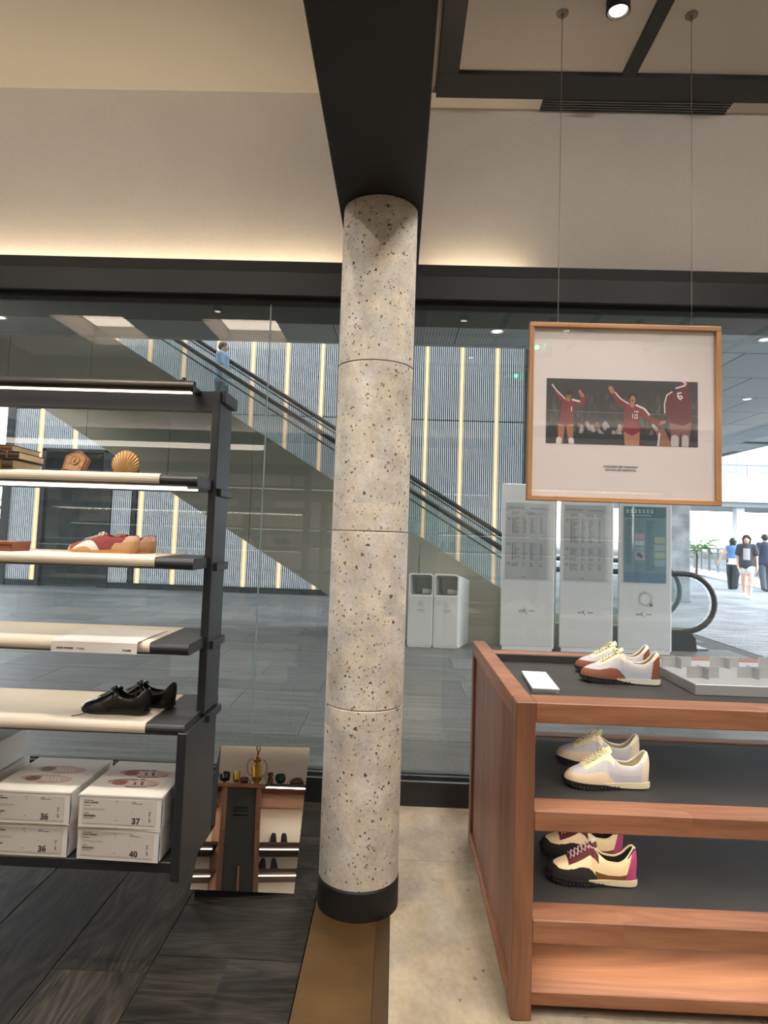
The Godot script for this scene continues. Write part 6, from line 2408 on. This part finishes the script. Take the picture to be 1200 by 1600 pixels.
func bin(label: String, at: Vector3, text: String, tree: bool) -> void:
	var o := thing("litter_bin", label, "litter bin", at, 0.0, "litter bins by the escalator")
	var w := 0.292
	var h := 0.862
	var sx := Vector3(0.19, 0, -0.5)        # the body slants back to the right, following the row
	var s := mb()
	var top := 0.605
	var outer := []
	for p in round_rect(w, h - 0.0, 0.035):
		outer.append(p)
	var inner := []
	for p in round_rect(w - 0.03, h - top - 0.022, 0.03):
		inner.append(p + Vector2(0.015, top + 0.004))
	ring(s, outer, inner, -0.02, 0.0)
	obj("surround", s, M.white, o)
	# body behind the front: side, sloping top, back
	s = mb()
	var f0 := Vector3(0, 0, -0.005)
	var f1 := Vector3(w, 0, -0.005)
	var hb := Vector3(0, h - 0.10, 0)
	var hf := Vector3(0, h - 0.012, 0)
	quad(s, f1, f1 + sx, f1 + sx + hb, f1 + hf, Vector3(0.93, 0, 0.35))
	quad(s, f0, f0 + sx, f0 + sx + hb, f0 + hf, Vector3(-0.93, 0, -0.35))
	quad(s, f0 + hf + Vector3(0, 0.004, 0), f1 + hf + Vector3(0, 0.004, 0), f1 + sx + hb, f0 + sx + hb, Vector3(0, 1, -0.2).normalized())
	quad(s, f0 + sx, f1 + sx, f1 + sx + hb, f0 + sx + hb, Vector3.FORWARD)
	obj("body", s, M.white, o)
	# the chute
	s = mb()
	var q := [Vector3(0.014, top, -0.01), Vector3(w - 0.014, top, -0.01), Vector3(w - 0.014, h - 0.022, -0.01), Vector3(0.014, h - 0.022, -0.01)]
	var dz := Vector3(0.09, 0, -0.24)
	var dn := Vector3(0.09, -0.05, -0.24)
	quad(s, q[0], q[1], q[1] + dz, q[0] + dz, Vector3.UP)
	quad(s, q[1], q[2], q[2] + dn, q[1] + dz, Vector3.LEFT)
	quad(s, q[3], q[0], q[0] + dz, q[3] + dn, Vector3.RIGHT)
	quad(s, q[2], q[3], q[3] + dn, q[2] + dn, Vector3.DOWN)
	quad(s, q[0] + dz, q[1] + dz, q[2] + dn, q[3] + dn, Vector3.BACK)
	obj("chute", s, M.white_dull, o)
	s = mb()
	cyl(s, Vector3(0.17, top + 0.035, -0.16), Vector3(0.30, top + 0.035, -0.16), 0.034, 0.034, 16)
	obj("bag_roll", s, M.white_dull, o)
	s = mb()
	span(s, Vector3(0.012, 0.022, 0.0), Vector3(w - 0.012, top - 0.006, 0.006), 0.002)
	obj("door", s, M.white_dull, o)
	s = mb()
	span(s, Vector3(0.012, 0.0, -0.3), Vector3(w - 0.012, 0.012, 0.003), 0.001)
	obj("foot", s, M.white, o)
	# recycling mark and the words beneath
	s = mb()
	T = Transform3D(Basis(), Vector3(w * 0.52, 0.505, 0.007))
	for k in 3:
		var a := PI / 2 + TAU * k / 3.0
		var b := PI / 2 + TAU * (k + 1) / 3.0
		var pa := Vector3(cos(a), sin(a), 0) * 0.034
		var pb := Vector3(cos(b), sin(b), 0) * 0.034
		if tree:
			tube(s, [pa.lerp(pb, 0.02), pa.lerp(pb, 0.4), pa.lerp(pb, 0.40) * 0.86], 0.0022, 5, 0.4)
			tube(s, [pa.lerp(pb, 0.55), pa.lerp(pb, 0.98)], 0.0022, 5, 0.4)
		else:
			tube(s, [pa.lerp(pb, 0.06), pa.lerp(pb, 0.82)], 0.0022, 5, 0.4)
			tube(s, [pa.lerp(pb, 0.82), pa.lerp(pb, 0.70) * 1.2], 0.002, 5, 0.4)
	T = Transform3D.IDENTITY
	obj("recycling_mark", s, M.ink, o)
	strokes(text, 0.019, Vector3(w * 0.52 - 0.046, 0.424, 0.0075), M.ink_grey, o)
	s = mb()
	span(s, Vector3(w * 0.52 - 0.03, 0.410, 0.006), Vector3(w * 0.52 + 0.03, 0.413, 0.0075), 0.0)
	obj("small_print", s, M.ink_grey, o)
	nest(o, ["recycling_mark", "lettering", "small_print"], "door")
	nest(o, ["bag_roll"], "chute")

func listing(kind: int) -> ImageTexture:
	var im := Image.create(420, 760, false, Image.FORMAT_RGB8)
	var r := RandomNumberGenerator.new()
	r.seed = 40 + kind
	if kind < 2:
		im.fill(rgb(184, 190, 192))
		var ink := rgb(92, 98, 102)
		for k in 8:      # heading
			draw_path(im, [Vector2(18 + k * 22, 42), Vector2(32 + k * 22, 42)], 1.6, ink)
			draw_path(im, [Vector2(18 + k * 22, 54), Vector2(32 + k * 22, 54)], 1.6, ink)
			draw_path(im, [Vector2(25 + k * 22, 36), Vector2(25 + k * 22, 60)], 1.6, ink)
		im.fill_rect(Rect2i(250, 50, 150, 6), ink)
		for k in 4:
			im.fill_rect(Rect2i(60 + (k % 2) * 150, 92 + (k / 2) * 16, 70, 5), ink)
			im.fill_rect(Rect2i(250 + (k % 2) * 80, 92 + (k / 2) * 16, 8, 8), rgb(80, 84, 86))
			im.fill_rect(Rect2i(264 + (k % 2) * 80, 94 + (k / 2) * 16, 40, 4), ink)
		var y := 140
		var blocks: Array = [[14, 18], [26], [4]][0] if kind == 0 else [15, 6, 4, 7]
		var first := [150, 405, 600] if kind == 0 else [145, 435, 525, 590]
		var count := [16, 17, 4] if kind == 0 else [24, 7, 4, 7]
		for b in first.size():
			y = first[b]
			for k in 2:
				im.fill_rect(Rect2i(14, y + 2 + k * 12, 36, 5), ink)
			im.fill_rect(Rect2i(68, y - 6, 330, 2), rgb(150, 156, 160))
			im.fill_rect(Rect2i(68, y, 7, count[b] * 10), rgb(70, 76, 80))
			for k in count[b]:
				for c in 4:
					var x: int = [84, 176, 250, 348][c]
					im.fill_rect(Rect2i(x, y + k * 10, r.randi_range(14, [70, 40, 62, 34][c]), 4), ink)
		im.fill_rect(Rect2i(170, 735, 40, 6), ink)
	else:
		im.fill(rgb(118, 152, 160))
		im.fill_rect(Rect2i(0, 0, 420, 110), rgb(74, 122, 126))
		for k in 7:
			draw_path(im, [Vector2(26 + k * 40, 40), Vector2(50 + k * 40, 40)], 3, rgb(214, 226, 226))
			draw_path(im, [Vector2(38 + k * 40, 24), Vector2(38 + k * 40, 64)], 3, rgb(214, 226, 226))
			draw_path(im, [Vector2(28 + k * 40, 60), Vector2(50 + k * 40, 58)], 3, rgb(214, 226, 226))
		im.fill_rect(Rect2i(60, 84, 210, 8), rgb(190, 210, 210))
		for k in 46:
			var y := 140 + k * 11
			for x in [14, 224]:
				if not (x == 14 and k > 40):
					im.fill_rect(Rect2i(x, y, r.randi_range(40, 90), 4), rgb(70, 104, 116))
		im.fill_rect(Rect2i(112, 270, 96, 62), rgb(190, 170, 176))
		im.fill_rect(Rect2i(112, 340, 96, 50), rgb(190, 204, 210))
		im.fill_rect(Rect2i(112, 400, 96, 40), rgb(150, 186, 176))
		im.fill_rect(Rect2i(112, 446, 96, 90), rgb(176, 182, 190))
		draw_limb(im, Vector2(150, 480), Vector2(176, 500), 20, 16, rgb(96, 100, 112))
		for k in 4:
			im.fill_rect(Rect2i(306, 300 + k * 76, 104, 62), [rgb(168, 186, 160), rgb(160, 180, 190), rgb(170, 190, 158), rgb(150, 176, 200)][k])
		im.fill_rect(Rect2i(0, 660, 420, 100), rgb(100, 134, 158))
	return tex(im)

func kiosk(label: String, at: Vector3, kind: int) -> void:
	var o := thing("directory_pillar", label, "directory pillar", at, 0.0, "" if kind == 2 else "grey listing pillars outside")
	var w := 0.60
	var h := 1.965
	var s := mb()
	var sl := Vector3(0.11, 0, -0.24)
	# front slab, then the body slanting back to the right
	span(s, Vector3(0, 0.05, -0.03), Vector3(w, h, 0.0), 0.006)
	obj("front_panel", s, M.white_dull, o)
	s = mb()
	span(s, Vector3(w, 0.03, -0.035), Vector3(w + 0.026, h, -0.002), 0.004)
	obj("edge_trim", s, M.white, o)
	s = mb()
	var outline := [Vector2(0.01, -0.03), Vector2(w + 0.02, -0.03), Vector2(w + 0.02 + sl.x * 0.75, sl.z), Vector2(0.05 + sl.x * 0.75, sl.z)]
	prism(s, outline, Vector3(0, 0.035, 0), Vector3.RIGHT, Vector3.BACK, Vector3(0, h - 0.04, 0))
	obj("body", s, M.white_dull, o)
	s = mb()
	prism(s, [Vector2(0.02, -0.004), Vector2(w + 0.008, -0.004), Vector2(w + 0.06, -0.22), Vector2(0.08, -0.22)], Vector3.ZERO, Vector3.RIGHT, Vector3.BACK, Vector3(0, 0.05, 0))
	obj("plinth", s, M.white, o)
	var m := mat(Color.WHITE, 0.25)
	m.albedo_texture = listing(kind)
	s = mb()
	if kind < 2:
		card(s, Vector3(0.04, 1.735, 0.0012), Vector3(0.49, 0, 0), Vector3(0, -0.90, 0), Vector3.BACK)
	else:
		card(s, Vector3(0.055, 1.74, 0.0012), Vector3(0.505, 0, 0), Vector3(0, -0.905, 0), Vector3.BACK)
	obj("listing", s, m, o)
	s = mb()
	span(s, Vector3(0.035, 0.832, 0.002), Vector3(w - 0.035, 1.74, 0.006), 0.0)
	obj("cover_glass", s, M.glass_clear, o)
	# the small logo: letters stepping down and the characters after it
	var lx := 0.21
	words("mi", 0.026, Vector3(lx, 0.462, 0.001), M.ink, o, true, Basis().scaled(Vector3(0.8, 0.8, 1)), HORIZONTAL_ALIGNMENT_LEFT, "logo")
	var s2 := mb()
	tube(s2, [Vector3(lx + 0.05, 0.486, 0.002), Vector3(lx + 0.078, 0.448, 0.002)], 0.0036, 6, 0.4)
	tube(s2, [Vector3(lx + 0.08, 0.486, 0.002), Vector3(lx + 0.046, 0.446, 0.002)], 0.0026, 6, 0.4)
	obj("logo", s2, M.ink, o)
	words("c", 0.026, Vector3(lx + 0.082, 0.440, 0.001), M.ink, o, true, Basis().scaled(Vector3(0.8, 0.8, 1)), HORIZONTAL_ALIGNMENT_LEFT, "logo")
	strokes("万象城", 0.019, Vector3(lx + 0.112, 0.454, 0.0012), M.ink, o)
	if kind == 2:      # a round emblem of short rays; the code it frames is left out
		s = mb()
		T = Transform3D(Basis(), Vector3(0.315, 0.645, 0.001))
		for i in 40:
			var a := TAU * i / 40.0
			var r0 := 0.062
			var r1 := 0.078 + 0.02 * ((i * 7) % 3) * 0.5
			var d := Vector3(cos(a), sin(a), 0)
			tube(s, [d * r0, d * r1], 0.0018, 5, 0.4)
		cyl(s, Vector3(0.07, -0.07, -0.001), Vector3(0.07, -0.07, 0.002), 0.019, 0.019, 16)
		T = Transform3D.IDENTITY
		obj("emblem", s, M.ink_grey, o)
	nest(o, ["listing", "cover_glass", "logo", "lettering", "emblem"], "front_panel")

func escalator() -> void:
	var o := thing("escalator", "escalator with grey clad flank, glass sides and black handrails rising to the left", "escalator")
	var zn := -8.323
	var zf := -9.5
	var up := func(x: float) -> float: return 0.694 - 0.6015 * (x - 1.288)       # top line of the flank
	var lo := func(x: float) -> float: return maxf(0.563 - 0.5975 * (x + 0.91), 0.0)
	# flank, in panels
	var cuts := [-7.3, -6.2, -5.12, -4.04, -2.96, -1.88, -0.80, 0.28, 1.36, 1.98, 3.55]
	for face in 2:
		for i in cuts.size() - 1:
			var a: float = cuts[i] + 0.004
			var b: float = cuts[i + 1] - 0.004
			var pts := []
			for k in 5:
				var x := lerpf(a, b, k / 4.0)
				pts.append(Vector2(x, minf(maxf(up.call(x), 0.28), 8.9)))
			for k in 5:
				var x := lerpf(b, a, k / 4.0)
				pts.append(Vector2(x, lo.call(x)))
			var s := mb()
			prism(s, pts, Vector3(0, 0, zn if face == 0 else zf), Vector3.RIGHT, Vector3.UP, Vector3(0, 0, -0.05 if face == 0 else 0.05))
			obj("cladding_panel", s, M.cladding, o)
	# soffit and the steps between the flanks
	var s := mb()
	quad(s, Vector3(-7.3, lo.call(-7.3) + 0.02, zn - 0.05), Vector3(0.03, 0.02, zn - 0.05), Vector3(0.03, 0.02, zf + 0.05), Vector3(-7.3, lo.call(-7.3) + 0.02, zf + 0.05), Vector3(-0.5, -0.86, 0))
	obj("underside", s, M.cladding, o)
	for i in 26:
		var x := 1.4 - i * 0.33
		var y: float = up.call(x) - 0.20
		s = mb()
		span(s, Vector3(x - 0.33, y - 0.22, zn - 0.12), Vector3(x, y, zf + 0.12), 0.004)
		obj("step", s, M.aluminium_dark, o)
	s = mb()
	span(s, Vector3(1.4, 0.0, zn - 0.06), Vector3(3.9, 0.02, zf + 0.06), 0.003)
	obj("landing_plate", s, M.aluminium, o)
	# glass and rails
	for face in 2:
		var z: float = zn - 0.03 if face == 0 else zf + 0.03
		var off := 0.50 if face == 0 else 0.78
		var flat_y := 0.94 if face == 0 else 1.05
		var xs: float = 1.288 - (flat_y - off - 0.694) / 0.6015      # where the rail turns level
		for i in 8:
			var a := -6.6 + i * 1.07
			var b := a + 1.062
			if a > xs:
				break
			s = mb()
			var pts := [Vector2(a, up.call(a) - 0.02), Vector2(b, up.call(b) - 0.02), Vector2(b, up.call(b) + off - 0.03), Vector2(a, up.call(a) + off - 0.03)]
			prism(s, pts, Vector3(0, 0, z), Vector3.RIGHT, Vector3.UP, Vector3(0, 0, -0.012))
			obj("glass_panel", s, M.glass_green, o)
		s = mb()
		var path := []
		for k in 13:
			var x := lerpf(-6.8, xs - 0.25, k / 12.0)
			path.append(Vector3(x, up.call(x) + off, z))
		for k in 6:
			var t := (k + 1) / 6.0
			path.append(Vector3(xs - 0.25 + 0.6 * t, flat_y + 0.15 * (1.0 - t) * (1.0 - t), z))
		path.append(Vector3(3.2, flat_y, z))
		var r := flat_y * 0.375
		for k in 15:
			var an := PI / 2 - PI * k / 14.0
			path.append(Vector3(3.60 + cos(an) * r * 1.03, flat_y - r + sin(an) * r, z))
		path.append(Vector3(3.5, flat_y - 2.0 * r, z))
		tube(s, path, 0.034, 10)
		obj("handrail", s, M.handrail, o)
		s = mb()
		var inner := []
		for k in 13:
			var x := lerpf(-6.8, xs - 0.25, k / 12.0)
			inner.append(Vector3(x, up.call(x) + off - (0.115 if face == 0 else 0.07), z - 0.03))
		tube(s, inner, 0.013, 6)
		obj("lower_rail", s, M.handrail, o)
		s = mb()
		var newel := [Vector2(2.1, 0.24), Vector2(3.5, 0.24)]
		for k in 9:
			var an := -PI / 2 + PI * k / 8.0
			newel.append(Vector2(3.58 + cos(an) * r * 0.9, flat_y - r + sin(an) * r * 0.9))
		newel.append(Vector2(2.1, flat_y - 0.05))
		prism(s, newel, Vector3(0, 0, z), Vector3.RIGHT, Vector3.UP, Vector3(0, 0, -0.012))
		obj("glass_panel", s, M.glass_green, o)
		s = mb()
		prism(s, [Vector2(3.35, 0), Vector2(3.72, 0), Vector2(3.70, 0.16), Vector2(3.62, 0.25), Vector2(3.35, 0.25)], Vector3(0, 0, z + 0.06), Vector3.RIGHT, Vector3.UP, Vector3(0, 0, -0.12))
		obj("newel_base", s, M.black_frame, o)

func _ready() -> void:
	view()
	make_materials()
	more_materials()
	build_room()
	# room lamps
	var spots := [[0.871, -2.68, 0.85, -2.2, "nearest the poster wires"], [1.75, -2.55, 1.5, -2.2, "in the panel right of the poster"], [0.62, -1.25, 0.5, -2.2, "left one in the second row of panels"],
		[1.6, -1.2, 1.1, -2.1, "middle one in the second row of panels"], [2.45, -1.2, 2.2, -1.6, "right one in the second row of panels"], [0.62, 0.1, 0.5, -1.2, "left one in the third row of panels"], [1.55, 0.1, 1.3, -1.0, "middle one in the third row of panels"],
		[2.45, 0.1, 2.3, -0.6, "right one in the third row of panels"], [0.5, -2.1, 0.3, -2.7, "beside the black beam, aimed at the column foot"], [0.85, 1.5, 0.72, -2.05, "in the last row of panels, aimed at the display table"], [1.75, 1.5, 1.3, -2.05, "right one in the last row, aimed at the display table"], [0.75, -0.8, 0.75, -3.6, "added to wash the wall over the poster"], [2.2, -0.8, 2.2, -3.6, "added to wash the wall at the far right"]]  # last two: unseen wall washers added to brighten the upper wall
	for p in spots:
		spot(Vector3(p[0], CEIL - 0.045, p[1]), Vector3(p[2], (0.45 if p[1] > 1.4 else 0.3) if p[3] > -3.0 else 2.7, p[3]), (1.5 if p[1] > 1.4 else 1.9) if p[3] > -3.0 else 1.6, (20.0 if p[1] > 1.4 else 38.0) if p[3] > -3.0 else 55.0, "black ceiling spotlight " + p[4])
	for p in [[-0.9, -1.4, -0.95, -2.2, "aimed at the shoe boxes"], [-1.7, -1.3, -1.5, -2.2, "over the end of the shelving"], [-0.5, -1.2, -0.4, -2.3, "aimed at the column"], [-2.0, 0.2, -1.6, -1.0, "over the open floor"], [-1.2, -0.7, -1.2, -3.6, "added to wash the window wall, right one"], [-2.9, -0.7, -2.8, -3.6, "added to wash the window wall, left one"]]:  # last pair are unseen washers, added to lighten the left upper wall
		spot(Vector3(p[0], 3.62, p[1]), Vector3(p[2], 0.3 if p[3] > -3.0 else 2.7, p[3]), 2.2 if p[3] > -3.0 else 1.6, 38.0 if p[3] > -3.0 else 55.0, "black ceiling spotlight in the left ceiling " + p[4])
	build_outside()
	build_cabinets()
	build_column()
	build_table()
	build_shelving()
	build_poster()
	build_mirror()
	build_people()
	build_boxes()
	build_left_goods()
	build_shoes()

func more_materials() -> void:
	M.aluminium_dark = mat(rgb(70, 66, 62), 0.35, 0.7)
	M.aluminium_soft = mat(rgb(178, 181, 184), 0.4, 0.45)
	M.book_paper = mat(rgb(214, 196, 164), 0.85)
	M.cast = mat(rgb(148, 112, 78), 0.5, 0.25)
	M.shell = mat(rgb(158, 122, 74), 0.5, 0.25)
	M.rubber_mat = tri_tex(mat(Color.WHITE, 0.6), stone_tex(88, rgb(48, 46, 45), 0.16, 0.06, 0.05, 256), Vector3.ONE * 1.3)
	M.acrylic = mat(Color(0.85, 0.88, 0.9, 0.25), 0.05)
	M.acrylic.transparency = BaseMaterial3D.TRANSPARENCY_ALPHA
	var fo := wood_tex(71, rgb(150, 104, 66), rgb(196, 150, 104), false, 5.0, 1.6, 0.4, 256, 256)
	var fu := wood_tex(71, rgb(150, 104, 66), rgb(196, 150, 104), true, 5.0, 1.6, 0.4, 256, 256)
	M.frame_oak_x = tri_tex(mat(Color.WHITE, 0.5), fo, Vector3(1.2, 4.0, 4.0))
	M.frame_oak_y = tri_tex(mat(Color.WHITE, 0.5), fu, Vector3(4.0, 1.2, 4.0))
	M.wood_dark = mat(rgb(84, 54, 38), 0.5)
	M.lamp_canopy = glow(Color(1, 0.95, 0.88), 3.0)
	M.railing = mat(rgb(112, 122, 126), 0.5, 0.2)
	M.handrail = mat(rgb(38, 40, 43), 0.45)
